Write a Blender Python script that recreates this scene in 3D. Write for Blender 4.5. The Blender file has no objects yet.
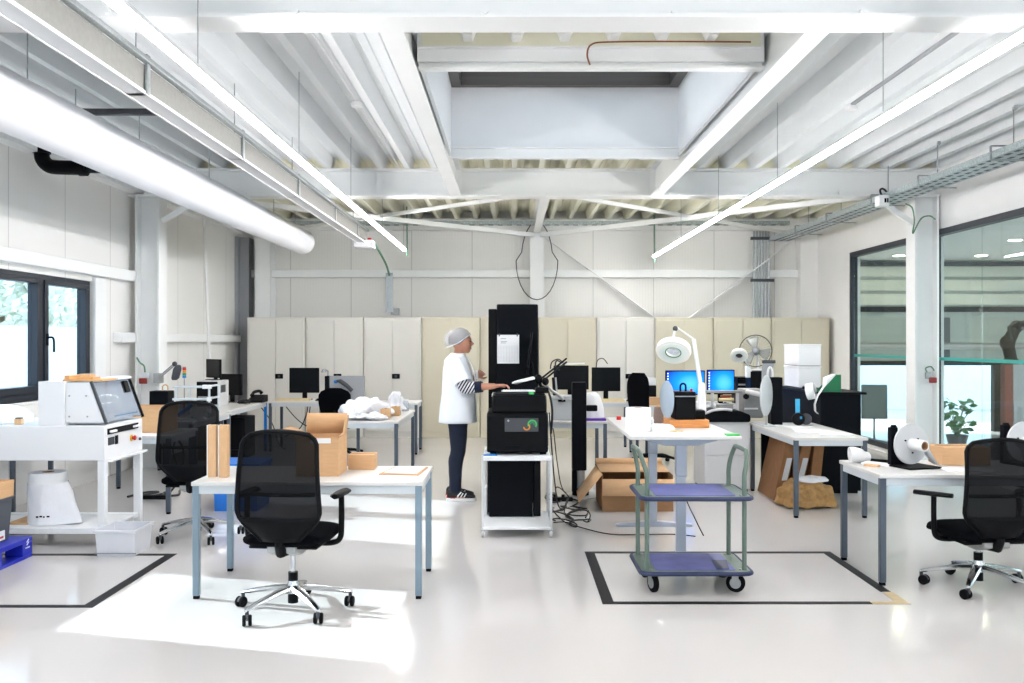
import bpy, bmesh, math, random
from mathutils import Vector, Matrix
random.seed(7)
PI = math.pi
C = bpy.context.scene.collection
F, EYE = 920.0, 1.58            # focal length in pixels of the 1024 px wide frame, eye height

# ------------------------------------------------------------------ materials
def lin(c):
    c = c / 255.0
    return c / 12.92 if c <= 0.04045 else ((c + 0.055) / 1.055) ** 2.4
def rgb(r, g, b): return (lin(r), lin(g), lin(b), 1.0)
def _set(b, names, v):
    for n in names:
        if n in b.inputs:
            b.inputs[n].default_value = v
            return
def mat(name, col, rough=0.5, metal=0.0, var=0.0, scale=8.0, bump=0.0, spec=None, emis=None, es=0.0, stretch=None):
    m = bpy.data.materials.new(name); m.use_nodes = True
    nt = m.node_tree; b = nt.nodes['Principled BSDF']
    b.inputs['Base Color'].default_value = rgb(*col)
    b.inputs['Roughness'].default_value = rough
    b.inputs['Metallic'].default_value = metal
    if spec is not None: _set(b, ['Specular IOR Level', 'Specular'], spec)
    if emis:
        _set(b, ['Emission Color', 'Emission'], rgb(*emis)); b.inputs['Emission Strength'].default_value = es
    if var or bump:
        tc = nt.nodes.new('ShaderNodeTexCoord'); mp = nt.nodes.new('ShaderNodeMapping')
        if stretch: mp.inputs['Scale'].default_value = stretch
        nz = nt.nodes.new('ShaderNodeTexNoise'); nz.inputs['Scale'].default_value = scale; nz.inputs['Detail'].default_value = 4
        nt.links.new(tc.outputs['Object'], mp.inputs[0]); nt.links.new(mp.outputs[0], nz.inputs['Vector'])
        if var:
            r = nt.nodes.new('ShaderNodeValToRGB')
            lo = tuple(max(0, x * (1 - var)) for x in rgb(*col)[:3]) + (1,)
            hi = tuple(min(1, x * (1 + var)) for x in rgb(*col)[:3]) + (1,)
            r.color_ramp.elements[0].position = .3; r.color_ramp.elements[1].position = .7
            r.color_ramp.elements[0].color = lo; r.color_ramp.elements[1].color = hi
            nt.links.new(nz.outputs['Fac'], r.inputs[0]); nt.links.new(r.outputs[0], b.inputs['Base Color'])
        if bump:
            bp = nt.nodes.new('ShaderNodeBump'); bp.inputs['Strength'].default_value = bump; bp.inputs['Distance'].default_value = .01
            nt.links.new(nz.outputs['Fac'], bp.inputs['Height']); nt.links.new(bp.outputs[0], b.inputs['Normal'])
    return m
def emit(name, col, s):
    m = bpy.data.materials.new(name); m.use_nodes = True; nt = m.node_tree
    nt.nodes.remove(nt.nodes['Principled BSDF'])
    e = nt.nodes.new('ShaderNodeEmission'); e.inputs[0].default_value = rgb(*col); e.inputs[1].default_value = s
    nt.links.new(e.outputs[0], nt.nodes['Material Output'].inputs[0]); return m
def see_through(name, tint, gloss=0.08, rough=0.0, body=None, cover=0.0):
    """thin clear sheet: light passes straight on, a little mirrors; `cover` of it is the solid colour `body`"""
    m = bpy.data.materials.new(name); m.use_nodes = True; nt = m.node_tree
    nt.nodes.remove(nt.nodes['Principled BSDF'])
    t = nt.nodes.new('ShaderNodeBsdfTransparent'); t.inputs[0].default_value = rgb(*tint)
    g = nt.nodes.new('ShaderNodeBsdfGlossy'); g.inputs['Roughness'].default_value = rough
    x = nt.nodes.new('ShaderNodeMixShader'); x.inputs[0].default_value = gloss
    nt.links.new(t.outputs[0], x.inputs[1]); nt.links.new(g.outputs[0], x.inputs[2]); out = x
    if body:
        d = nt.nodes.new('ShaderNodeBsdfPrincipled'); d.inputs['Base Color'].default_value = rgb(*body); d.inputs['Roughness'].default_value = .6; _set(d, ['Specular IOR Level'], .08)
        y = nt.nodes.new('ShaderNodeMixShader'); y.inputs[0].default_value = cover
        nt.links.new(x.outputs[0], y.inputs[1]); nt.links.new(d.outputs[0], y.inputs[2]); out = y
    nt.links.new(out.outputs[0], nt.nodes['Material Output'].inputs[0]); return m
def panel_mat(name, col, axis, pitch, dark=.9, rough=.55, fine=True, off=0.0):
    """sandwich panels: a seam every `pitch` metres and faint ribs between"""
    m = bpy.data.materials.new(name); m.use_nodes = True; nt = m.node_tree; b = nt.nodes['Principled BSDF']
    b.inputs['Roughness'].default_value = rough
    tc = nt.nodes.new('ShaderNodeTexCoord'); sp = nt.nodes.new('ShaderNodeSeparateXYZ'); nt.links.new(tc.outputs['Object'], sp.inputs[0])
    def mth(op, a, v=None):
        n = nt.nodes.new('ShaderNodeMath'); n.operation = op
        nt.links.new(a, n.inputs[0])
        if v is not None: n.inputs[1].default_value = v
        return n.outputs[0]
    s = mth('ABSOLUTE', mth('SUBTRACT', mth('FRACT', mth('DIVIDE', mth('ADD', sp.outputs[axis], off), pitch)), .5))
    seam = mth('LESS_THAN', s, .007)
    mx = nt.nodes.new('ShaderNodeMix'); mx.data_type = 'RGBA'
    c = rgb(*col)
    mx.inputs[6].default_value = c; mx.inputs[7].default_value = tuple(x * dark * .8 for x in c[:3]) + (1,)
    nt.links.new(seam, mx.inputs[0]); nt.links.new(mx.outputs[2], b.inputs['Base Color'])
    if fine:
        w = mth('SINE', mth('MULTIPLY', sp.outputs[axis], 2 * PI / .05))
        bp = nt.nodes.new('ShaderNodeBump'); bp.inputs['Strength'].default_value = .12; bp.inputs['Distance'].default_value = .004
        nt.links.new(w, bp.inputs['Height']); nt.links.new(bp.outputs[0], b.inputs['Normal'])
    return m
def stripe_mat(name, c1, c2, axis, pitch, duty=.5, rough=.8):
    m = bpy.data.materials.new(name); m.use_nodes = True; nt = m.node_tree; b = nt.nodes['Principled BSDF']
    b.inputs['Roughness'].default_value = rough
    tc = nt.nodes.new('ShaderNodeTexCoord'); dt = nt.nodes.new('ShaderNodeVectorMath'); dt.operation = 'DOT_PRODUCT'
    dt.inputs[1].default_value = axis; nt.links.new(tc.outputs['Object'], dt.inputs[0])
    def mth(op, a, v):
        n = nt.nodes.new('ShaderNodeMath'); n.operation = op; nt.links.new(a, n.inputs[0]); n.inputs[1].default_value = v; return n.outputs[0]
    n1 = mth('DIVIDE', dt.outputs['Value'], pitch)
    fr = nt.nodes.new('ShaderNodeMath'); fr.operation = 'FRACT'; nt.links.new(n1, fr.inputs[0])
    k = mth('LESS_THAN', fr.outputs[0], duty)
    mx = nt.nodes.new('ShaderNodeMix'); mx.data_type = 'RGBA'; mx.inputs[6].default_value = rgb(*c1); mx.inputs[7].default_value = rgb(*c2)
    nt.links.new(k, mx.inputs[0]); nt.links.new(mx.outputs[2], b.inputs['Base Color']); return m

M = {}
M['floor'] = mat('epoxy floor', (206, 202, 199), .11, 0, .02, .9, spec=.42)
M['wall'] = panel_mat('beige wall panels along the room', (236, 235, 232), 1, 1.1, off=.67)
M['wallb'] = panel_mat('beige wall panels of the back wall', (238, 236, 232), 0, 1.065, off=.17)
M['paint'] = mat('white painted wall', (241, 240, 238), .6, 0, .015, 2)
M['steel'] = mat('white painted steel', (240, 241, 240), .45, 0, .015, 3)
M['deck'] = mat('white perforated roof sheet', (230, 233, 234), .5, 0, .03, 6, stretch=(1, .1, 1))
M['deckc'] = mat('cream roof sheet', (230, 228, 208), .5, 0, .03, 6, stretch=(1, .1, 1))
M['white'] = mat('white lacquer', (236, 237, 238), .35, 0, .01, 5)
M['wplastic'] = mat('white plastic', (240, 240, 240), .4, 0, .01, 5)
M['top'] = mat('white table laminate', (222, 220, 217), .3, 0, .012, 6)
M['apron'] = mat('pale grey table frame', (206, 212, 216), .4, 0, .01, 6)
M['leg'] = mat('slate grey table leg', (82, 92, 104), .4, .3, .03, 10)
M['leg_sunlit'] = mat('sunlit slate table leg', (128, 146, 158), .35, .4, .03, 10)  # slate leg colour lightened to paint in the sunlight
M['tleg'] = mat('pale grey lifting column', (168, 174, 186), .35, .3, .02, 10)
M['black'] = mat('black plastic', (9, 10, 13), .5, 0, .1, 20, spec=.12)
M['blackm'] = mat('matt black panel', (7, 10, 16), .6, 0, .08, 4, spec=.1)
M['rubber'] = mat('black rubber', (14, 14, 16), .7, 0, .1, 20, spec=.1)
M['screen'] = mat('dark monitor glass', (6, 8, 12), .3, 0, .05, 3, spec=.15)
M['fabric'] = mat('black seat fabric', (8, 9, 13), .9, 0, .15, 200, bump=.3, spec=.05)
M['mesh'] = see_through('black open mesh fabric', (225, 228, 235), .05, .3, (6, 7, 9), .95)
M['chrome'] = mat('polished aluminium', (205, 207, 210), .18, 1.0, .02, 20)
M['galv'] = mat('galvanised steel', (165, 170, 172), .38, .8, .12, 40)
M['silver'] = mat('silver grey metal', (168, 168, 166), .35, .6, .04, 30)
M['card'] = mat('brown cardboard', (210, 168, 124), .8, 0, .05, 12, stretch=(1, 1, 6))
M['cardd'] = mat('inner brown cardboard', (160, 120, 84), .85, 0, .06, 12)
M['tan'] = mat('tan wooden strip', (220, 178, 132), .6, 0, .08, 20, stretch=(8, 8, 1))
M['wood'] = mat('light pine wood', (222, 168, 108), .55, 0, .1, 16, stretch=(1, 10, 10))
M['paper'] = mat('white paper', (236, 236, 236), .7, 0, .008, 20)
M['film'] = mat('white plastic film', (240, 240, 243), .25, 0, .02, 12, bump=.5)
M['cab'] = mat('light grey cabinet lacquer', (218, 215, 208), .45, 0, .01, 3)
M['cabc'] = mat('cream cabinet lacquer', (209, 202, 181), .45, 0, .01, 3)
M['bin'] = mat('translucent white bin plastic', (224, 225, 230), .35, 0, .01, 6)
M['pallet'] = mat('blue pallet plastic', (24, 40, 176), .4, 0, .06, 14)
M['crate'] = mat('dark grey crate plastic', (74, 78, 84), .45, 0, .05, 14)
M['bcrate'] = mat('bright blue crate plastic', (28, 118, 214), .4, 0, .05, 10)
M['bluetape'] = mat('bright blue paint', (0, 128, 222), .4, 0, .03, 10)
M['cartg'] = mat('grey green enamel', (100, 117, 106), .4, .1, .06, 24)
M['mat_blue'] = mat('worn blue vinyl mat', (88, 92, 152), .5, 0, .2, 7)
M['bumper'] = mat('navy bumper rubber', (38, 48, 84), .5, 0, .06, 18)
M['red'] = mat('red plastic', (196, 34, 26), .35, 0, .04, 10)
M['dred'] = mat('dark red socket', (140, 34, 30), .4, 0, .04, 10)
M['yellow'] = mat('yellow plastic', (240, 196, 20), .4, 0, .03, 10)
M['green'] = mat('green enamel', (12, 108, 66), .4, 0, .05, 10)
M['lgreen'] = mat('bright green plastic', (60, 190, 90), .4, 0, .03, 10)
M['amber'] = mat('amber plastic', (226, 140, 20), .3, 0, .03, 10)
M['dgreen'] = mat('signal green plastic', (20, 140, 84), .3, 0, .03, 10)
M['sblue'] = mat('signal blue plastic', (20, 120, 200), .3, 0, .03, 10)
M['cyan'] = mat('cyan label', (60, 176, 220), .4, 0, .03, 10)
M['beige'] = mat('yellowed beige keyboard plastic', (226, 208, 162), .5, 0, .03, 30)
M['grey'] = mat('mid grey panel', (158, 160, 164), .5, 0, .03, 6)
M['lgrey'] = mat('light grey lacquer', (208, 209, 210), .4, 0, .02, 5)
M['dgrey'] = mat('dark grey plastic', (62, 65, 70), .5, 0, .05, 12)
M['frame'] = mat('anthracite window frame', (24, 32, 44), .4, .1, .05, 10)
M['line'] = mat('black floor tape', (24, 25, 29), .5, 0, .08, 30, spec=.2)
M['linet'] = mat('worn tan floor tape', (190, 170, 132), .5, 0, .12, 20)
M['duct'] = mat('white fabric duct', (232, 233, 237), .6, 0, .012, 2)
M['cable'] = mat('black cable', (24, 24, 26), .5, 0, .05, 30)
M['gcable'] = mat('green cable', (92, 138, 108), .5, 0, .05, 30)
M['wcable'] = mat('white cable', (226, 226, 224), .5, 0, .02, 30)
M['copper'] = mat('brown copper cable', (140, 84, 56), .4, .3, .05, 30)
M['bag'] = mat('brown woven cloth', (176, 136, 86), .95, 0, .18, 26, bump=.8)
M['purple'] = mat('purple plastic', (92, 40, 150), .5, 0, .05, 10)
M['coat'] = mat('white lab coat cotton', (242, 245, 250), .85, 0, .02, 14, bump=.25)
M['skin'] = mat('skin', (198, 138, 112), .5, 0, .06, 30)
M['hair'] = mat('grey brown hair', (98, 88, 84), .75, 0, .25, 60, bump=.6)
M['net'] = see_through('white hair net', (255, 255, 255), .03, .3, (240, 240, 242), .20)
M['jeans'] = mat('dark navy jeans', (22, 30, 50), .9, 0, .12, 60)
M['shoe'] = mat('black shoe fabric', (20, 21, 26), .7, 0, .1, 60)
M['sleeve'] = stripe_mat('black and white striped jersey', (24, 26, 38), (226, 226, 230), (.85, 0, -.5), .026, .5)
M['navy'] = mat('navy jersey cuff', (18, 26, 52), .9, 0, .1, 60)
M['lip'] = mat('lip', (176, 92, 84), .5)
M['eye'] = mat('dark eye', (40, 30, 28), .2)
M['glass'] = see_through('window glass', (216, 226, 232), .05)
M['pglass'] = see_through('partition glass', (230, 239, 238), .07)
M['acryl'] = see_through('clear acrylic', (240, 244, 248), .08, .02, (225, 230, 238), .22)
M['fanwire'] = mat('dark fan guard wire', (70, 72, 74), .4, .5)
M['fanblade'] = see_through('clear fan blade plastic', (228, 230, 228), .08, .1, (200, 202, 198), .45)
M['teal'] = mat('teal glass stripe', (40, 160, 150), .3, 0, .02, 10)
M['leaf'] = mat('green leaf', (74, 128, 70), .5, 0, .2, 12)
M['treeleaf'] = mat('hazy pale tree leaf', (212, 218, 204), .7, 0, .1, 3)  # outdoor haze is mixed into the leaf colour
M['bark'] = mat('bark', (92, 76, 60), .9, 0, .2, 10)
M['fence'] = panel_mat('pale metal fence', (226, 232, 236), 1, .42, fine=False)  # pale panels, lightened further for the outdoor haze
M['yard'] = mat('concrete yard', (190, 190, 188), .9, 0, .06, 1)
M['outwall'] = mat('white rendered house wall', (200, 216, 224), .8, 0, .02, 1)
M['clad'] = mat('grey green ribbed door', (168, 176, 170), .45, .05, .05, 3, stretch=(.2, 1, 4))
M['cladl'] = mat('cream ribbed door', (222, 222, 208), .45, .05, .04, 3, stretch=(.2, 1, 4))
M['led'] = emit('led diffuser', (253, 251, 252), 25)
M['ledup'] = emit('upward led diffuser', (255, 251, 246), 4.0)
M['down'] = emit('downlight', (255, 236, 200), 26)
M['magl'] = mat('white lamp housing', (244, 244, 238), .4, 0, .01, 10)  # plain white housing, no emission
M['ringtube'] = mat('white ring tube', (236, 246, 240), .3)  # plain white tube, does not glow
M['rpipe'] = mat('rust red steel post', (120, 58, 44), .5, 0, .1, 20)

def screen_mat():
    m = bpy.data.materials.new('lit blue desktop screen'); m.use_nodes = True; nt = m.node_tree
    nt.nodes.remove(nt.nodes['Principled BSDF'])
    tc = nt.nodes.new('ShaderNodeTexCoord'); g = nt.nodes.new('ShaderNodeTexGradient'); g.gradient_type = 'SPHERICAL'
    mp = nt.nodes.new('ShaderNodeMapping'); mp.inputs['Location'].default_value = (-.75, -.5, -.45); mp.inputs['Scale'].default_value = (1.2, 1, 1)
    nt.links.new(tc.outputs['Generated'], mp.inputs[0]); nt.links.new(mp.outputs[0], g.inputs[0])
    r = nt.nodes.new('ShaderNodeValToRGB')
    r.color_ramp.elements[0].color = rgb(20, 40, 150); r.color_ramp.elements[1].color = rgb(120, 215, 255)
    k = r.color_ramp.elements.new(.35); k.color = rgb(18, 110, 220)
    nt.links.new(g.outputs['Fac'], r.inputs[0])
    e = nt.nodes.new('ShaderNodeEmission'); e.inputs[1].default_value = .9; nt.links.new(r.outputs[0], e.inputs[0])
    nt.links.new(e.outputs[0], nt.nodes['Material Output'].inputs[0]); return m
M['desktop'] = screen_mat()
M['deskicon'] = emit('white desktop icon', (225, 240, 255), .9)

# ------------------------------------------------------------------ mesh building
class MB:
    def __init__(s, T=None): s.v = []; s.f = []; s.T = T
    def add(s, vs, fs):
        o = len(s.v)
        for p in vs:
            p = Vector(p); s.v.append(s.T @ p if s.T else p)
        s.f += [tuple(i + o for i in f) for f in fs]; return s
    def box(s, x0, x1, y0, y1, z0, z1):
        return s.add([(x, y, z) for z in (z0, z1) for y in (y0, y1) for x in (x0, x1)],
                     [(0, 2, 3, 1), (4, 5, 7, 6), (0, 1, 5, 4), (2, 6, 7, 3), (0, 4, 6, 2), (1, 3, 7, 5)])
    def bar(s, p, q, w, h, up=(0, 0, 1)):
        """square bar from p to q, w across, h along up"""
        p, q = Vector(p), Vector(q); d = (q - p).normalized(); up = Vector(up)
        a = d.cross(up)
        if a.length < 1e-4: a = d.cross(Vector((1, 0, 0)))
        a.normalize(); b = a.cross(d).normalized(); a = a * w / 2; b = b * h / 2
        vs = [p - a - b, p + a - b, p + a + b, p - a + b, q - a - b, q + a - b, q + a + b, q - a + b]
        return s.add(vs, [(3, 2, 1, 0), (4, 5, 6, 7), (0, 1, 5, 4), (1, 2, 6, 5), (2, 3, 7, 6), (3, 0, 4, 7)])
    def cyl(s, p, q, r0, r1=None, n=16): return s.tube([p, q], [r0, r0 if r1 is None else r1], n)
    def tube(s, pts, r, n=8, closed=False):
        pts = [Vector(p) for p in pts]; k = len(pts)
        rs = r if isinstance(r, (list, tuple)) else [r] * k
        t0 = (pts[1] - pts[0]).normalized()
        a = t0.cross(Vector((0, 0, 1)))
        if a.length < 1e-3: a = t0.cross(Vector((0, 1, 0)))
        a.normalize(); vs = []
        for i in range(k):
            if closed: t = pts[(i + 1) % k] - pts[i - 1]
            else: t = pts[min(i + 1, k - 1)] - pts[max(i - 1, 0)]
            t.normalize(); a = a - t * a.dot(t)
            if a.length < 1e-6: a = t.orthogonal()
            a.normalize(); b = t.cross(a)
            for j in range(n):
                w = 2 * PI * j / n; vs.append(pts[i] + (a * math.cos(w) + b * math.sin(w)) * rs[i])
        fs = []
        for i in range(k if closed else k - 1):
            i2 = (i + 1) % k
            for j in range(n): fs.append((i * n + j, i * n + (j + 1) % n, i2 * n + (j + 1) % n, i2 * n + j))
        if not closed: fs += [tuple(range(n))[::-1], tuple(range((k - 1) * n, k * n))]
        return s.add(vs, fs)
    def lathe(s, prof, c=(0, 0, 0), axis=(0, 0, 1), n=24, cap=True):
        c = Vector(c); ax = Vector(axis).normalized(); a = ax.orthogonal().normalized(); b = ax.cross(a); vs = []; k = len(prof)
        for r, z in prof:
            for j in range(n):
                w = 2 * PI * j / n; vs.append(c + ax * z + (a * math.cos(w) + b * math.sin(w)) * r)
        fs = [(i * n + j, i * n + (j + 1) % n, (i + 1) * n + (j + 1) % n, (i + 1) * n + j) for i in range(k - 1) for j in range(n)]
        if cap: fs += [tuple(range(n))[::-1], tuple(range((k - 1) * n, k * n))]
        return s.add(vs, fs)
    def prism(s, pts, axis, a, b):
        """2-d outline swept along axis x|y|z; pts are the two other coordinates in order"""
        def mk(p, t):
            return {'x': (t, p[0], p[1]), 'y': (p[0], t, p[1]), 'z': (p[0], p[1], t)}[axis]
        n = len(pts); vs = [mk(p, a) for p in pts] + [mk(p, b) for p in pts]
        return s.add(vs, [tuple(range(n))[::-1], tuple(range(n, 2 * n))] + [(i, (i + 1) % n, n + (i + 1) % n, n + i) for i in range(n)])
    def ell(s, c, rx, ry=None, rz=None, n=16, m=10, rot=None):
        ry = rx if ry is None else ry; rz = rx if rz is None else rz
        c = Vector(c); vs = [Vector((0, 0, -rz))]
        for i in range(1, m):
            t = -PI / 2 + PI * i / m
            for j in range(n):
                w = 2 * PI * j / n; vs.append(Vector((rx * math.cos(t) * math.cos(w), ry * math.cos(t) * math.sin(w), rz * math.sin(t))))
        vs.append(Vector((0, 0, rz)))
        if rot: vs = [rot @ v for v in vs]
        vs = [c + v for v in vs]; L = len(vs) - 1; fs = []
        for j in range(n): fs.append((0, 1 + (j + 1) % n, 1 + j))
        for i in range(m - 2):
            for j in range(n): fs.append((1 + i * n + j, 1 + i * n + (j + 1) % n, 1 + (i + 1) * n + (j + 1) % n, 1 + (i + 1) * n + j))
        o = 1 + (m - 2) * n
        for j in range(n): fs.append((o + j, o + (j + 1) % n, L))
        return s.add(vs, fs)
    def loft(s, rings, cap=True, closed_ring=True):
        n = len(rings[0]); vs = [p for r in rings for p in r]; fs = []
        for i in range(len(rings) - 1):
            for j in range(n if closed_ring else n - 1): fs.append((i * n + j, i * n + (j + 1) % n, (i + 1) * n + (j + 1) % n, (i + 1) * n + j))
        if cap and closed_ring: fs += [tuple(range(n))[::-1], tuple(range((len(rings) - 1) * n, len(rings) * n))]
        return s.add(vs, fs)
    def build(s, name, m, parent=None, bev=0.0, smooth=True, solid=0.0, sub=0, rec=True):
        me = bpy.data.meshes.new(name)
        org = ORG.get(root_of(parent), Vector((0, 0, 0))) if parent else Vector((0, 0, 0))
        if parent is None and s.org: org = s.org
        me.from_pydata([tuple(v - org) for v in s.v], [], s.f)
        if rec:
            b = bmesh.new(); b.from_mesh(me); bmesh.ops.recalc_face_normals(b, faces=b.faces); b.to_mesh(me); b.free()
        for p in me.polygons: p.use_smooth = smooth
        if smooth: me.set_sharp_from_angle(angle=math.radians(38))
        me.materials.append(M[m] if isinstance(m, str) else m)
        o = bpy.data.objects.new(name, me); C.objects.link(o)
        if parent is None: o.location = org
        o.parent = parent
        if solid:
            q = o.modifiers.new('thickness', 'SOLIDIFY'); q.thickness = solid; q.offset = 0
        if bev:
            q = o.modifiers.new('rounded edges', 'BEVEL'); q.width = bev; q.segments = 2; q.limit_method = 'ANGLE'; q.angle_limit = math.radians(50)
        if sub:
            q = o.modifiers.new('smooth', 'SUBSURF'); q.levels = sub; q.render_levels = sub
        return o
    org = None
ORG = {}
def root_of(o):
    while o.parent: o = o.parent
    return o
def tag(o, label, cat, group=None, kind=None):
    o['label'] = label; o['category'] = cat
    if group: o['group'] = group
    if kind: o['kind'] = kind
    return o
def thing(name, label, cat, loc, rz=0.0, group=None, local=False):
    """Empty at the base of a thing; parts are given in world coordinates unless local"""
    o = bpy.data.objects.new(name, None); o.empty_display_size = .1; C.objects.link(o)
    o.location = loc; o.rotation_euler = (0, 0, rz)
    ORG[o] = Vector((0, 0, 0)) if local else Vector(loc)
    return tag(o, label, cat, group)
def single(mb, name, m, label, cat, loc, group=None, **k):
    mb.org = Vector(loc); return tag(mb.build(name, m, None, **k), label, cat, group)
def struct(mb, name, m, **k):
    o = mb.build(name, m, None, **k); o['kind'] = 'structure'; return o
def copy_tree(o, parent=None):
    c = o.copy(); C.objects.link(c); c.parent = parent
    for ch in [x for x in bpy.data.objects if x.parent == o]: copy_tree(ch, c)
    return c
def smooth_path(pts, k=6):
    pts = [Vector(p) for p in pts]; out = []
    for i in range(len(pts) - 1):
        p0 = pts[max(i - 1, 0)]; p1 = pts[i]; p2 = pts[i + 1]; p3 = pts[min(i + 2, len(pts) - 1)]
        for j in range(k):
            t = j / k
            out.append(.5 * ((2 * p1) + (p2 - p0) * t + (2 * p0 - 5 * p1 + 4 * p2 - p3) * t * t + (3 * p1 - p0 - 3 * p2 + p3) * t ** 3))
    out.append(pts[-1]); return out

# ------------------------------------------------------------------ camera, world, sun
cam = bpy.data.cameras.new('camera'); cam.sensor_width = 36.0; cam.lens = 36.0 * F / 1024.0
cam.clip_start = .05; cam.clip_end = 300
co = bpy.data.objects.new('camera', cam); C.objects.link(co); co.location = (0, 0, EYE); co.rotation_euler = (PI / 2, 0, 0)
bpy.context.scene.camera = co
SUNV = Vector((1, -.27, -.50)).normalized()
sl = bpy.data.lights.new('sun', 'SUN'); sl.energy = 4.5; sl.angle = math.radians(.6); sl.color = (1, .97, .92)
so = bpy.data.objects.new('sun', sl); C.objects.link(so); so.rotation_euler = SUNV.to_track_quat('-Z', 'Y').to_euler(); so.location = (-20, 8, 12)
w = bpy.data.worlds.new('sky'); bpy.context.scene.world = w; w.use_nodes = True; nt = w.node_tree
bg = nt.nodes['Background']
tc = nt.nodes.new('ShaderNodeTexCoord'); sp = nt.nodes.new('ShaderNodeSeparateXYZ'); nt.links.new(tc.outputs['Generated'], sp.inputs[0])
cr = nt.nodes.new('ShaderNodeValToRGB'); nt.links.new(sp.outputs['Z'], cr.inputs[0])
cr.color_ramp.elements[0].color = rgb(236, 243, 250); cr.color_ramp.elements[0].position = .0
cr.color_ramp.elements[1].color = rgb(208, 224, 243); cr.color_ramp.elements[1].position = .8
nt.links.new(cr.outputs[0], bg.inputs[0]); bg.inputs[1].default_value = 1.6
vs = bpy.context.scene.view_settings
vs.view_transform = 'Standard'; vs.look = 'None'; vs.gamma = 1; vs.exposure = 1.8; vs.use_curve_mapping = False

# ------------------------------------------------------------------ the room
XL, XR, YB, YF = -4.75, 5.3, 16.2, -7.0
ZB, ZD = 3.38, 3.72                     # beam underside, roof sheet underside
AX = 11.2                               # far side of the hall behind the glass
struct(MB().box(XL - .2, AX + .3, YF - .2, YB + .2, -.2, 0), 'floor', 'floor')
# left wall with openings
def wall_x(name, x0, x1, y0, y1, z1, holes, m):
    b = MB(); y = y0
    for (a, c, za, zc) in holes:
        b.box(x0, x1, y, a, 0, z1); b.box(x0, x1, a, c, 0, za); b.box(x0, x1, a, c, zc, z1); y = c
    b.box(x0, x1, y, y1, 0, z1); return struct(b, name, m, smooth=False)
WZ0, WZ1 = .99, 2.26
W1, W2, W3 = (7.40, 10.42), (5.52, 7.06), (-1.5, 2.3)
wall_x('wall_left', XL - .18, XL, YF, YB, 4.2, [(W3[0], W3[1], WZ0, WZ1), (W2[0], W2[1], WZ0, WZ1), (W1[0], W1[1], WZ0, WZ1)], 'wall')
struct(MB().box(XL - .18, XR + .2, YB, YB + .18, 0, 4.2), 'wall_back', 'wallb', smooth=False)
struct(MB().box(XL - .18, XR + .2, YF - .18, YF, 0, .4).box(XL - .18, XR + .2, YF - .18, YF, 3.3, 4.2).box(XL - .18, -4.2, YF - .18, YF, .4, 3.3).box(4.8, XR + .2, YF - .18, YF, .4, 3.3), 'wall_front', 'paint', smooth=False)
for k in range(4): struct(MB().box(-4.2 + k * 2.25, -4.12 + k * 2.25, YF - .12, YF - .04, .4, 3.3), 'trim_11', 'frame')
struct(MB().box(-4.2, 4.8, YF - .1, YF - .09, .4, 3.3), 'added_window_7', 'glass')  # unseen glazing added behind the camera for sky fill
wall_x('wall_right', XR, XR + .16, YF, YB, 4.2, [(5.2, 11.63, .06, 2.97), (11.70, 14.42, .06, 2.97)], 'paint')

def window_x(name, y0, y1, splits, handle=None):
    """anthracite window in the left wall; splits: sash intervals"""
    r = bpy.data.objects.new(name, None); C.objects.link(r); r['kind'] = 'structure'; r.location = (XL - .08, (y0 + y1) / 2, WZ0); ORG[r] = Vector(r.location)
    b = MB(); x0, x1 = XL - .15, XL - .03
    b.box(x0, x1, y0, y1, WZ0, WZ0 + .07); b.box(x0, x1, y0, y1, WZ1 - .05, WZ1)
    b.box(x0, x1, y0, y0 + .05, WZ0 + .07, WZ1 - .05); b.box(x0, x1, y1 - .05, y1, WZ0 + .07, WZ1 - .05)
    for i in range(len(splits) - 1): b.box(x0, x1, splits[i][1], splits[i + 1][0], WZ0 + .07, WZ1 - .05)
    b.build('window_frame', 'frame', r, bev=.004)
    for a, c in splits:
        s = MB(); q = .075
        s.box(x0 + .03, x1 + .015, a, c, WZ0 + .07, WZ0 + .07 + q); s.box(x0 + .03, x1 + .015, a, c, WZ1 - .05 - q * .6, WZ1 - .05)
        s.box(x0 + .03, x1 + .015, a, a + q, WZ0 + .07 + q, WZ1 - .05 - q * .6); s.box(x0 + .03, x1 + .015, c - q, c, WZ0 + .07 + q, WZ1 - .05 - q * .6)
        sh = s.build('window_sash', 'frame', r, bev=.004)
        MB().box(XL - .085, XL - .079, a + q, c - q, WZ0 + .07 + q, WZ1 - .05 - q * .6).build('glass_pane', 'glass', sh)
    if handle:
        h = MB().box(XL - .016, XL - .004, handle - .015, handle + .015, 1.54, 1.66)
        h.tube(smooth_path([(XL - .01, handle, 1.62), (XL + .04, handle, 1.62), (XL + .05, handle + .01, 1.58), (XL + .05, handle + .012, 1.47)], 4), .011, 8)
        h.build('window_handle', 'black', r)
    MB().box(XL - .16, XL + .02, y0 - .02, y1 + .02, WZ0 - .03, WZ0).build('window_sill', 'white', r, bev=.004)
window_x('window_1', W1[0], W1[1], [(W1[0] + .05, 9.32), (9.39, W1[1] - .05)], 9.43)
window_x('window_2', W2[0], W2[1], [(W2[0] + .05, W2[1] - .05)])
window_x('added_window_3', W3[0], W3[1], [(W3[0] + .05, .36), (.44, W3[1] - .05)])  # last one is out of view, added to light the near floor
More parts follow.
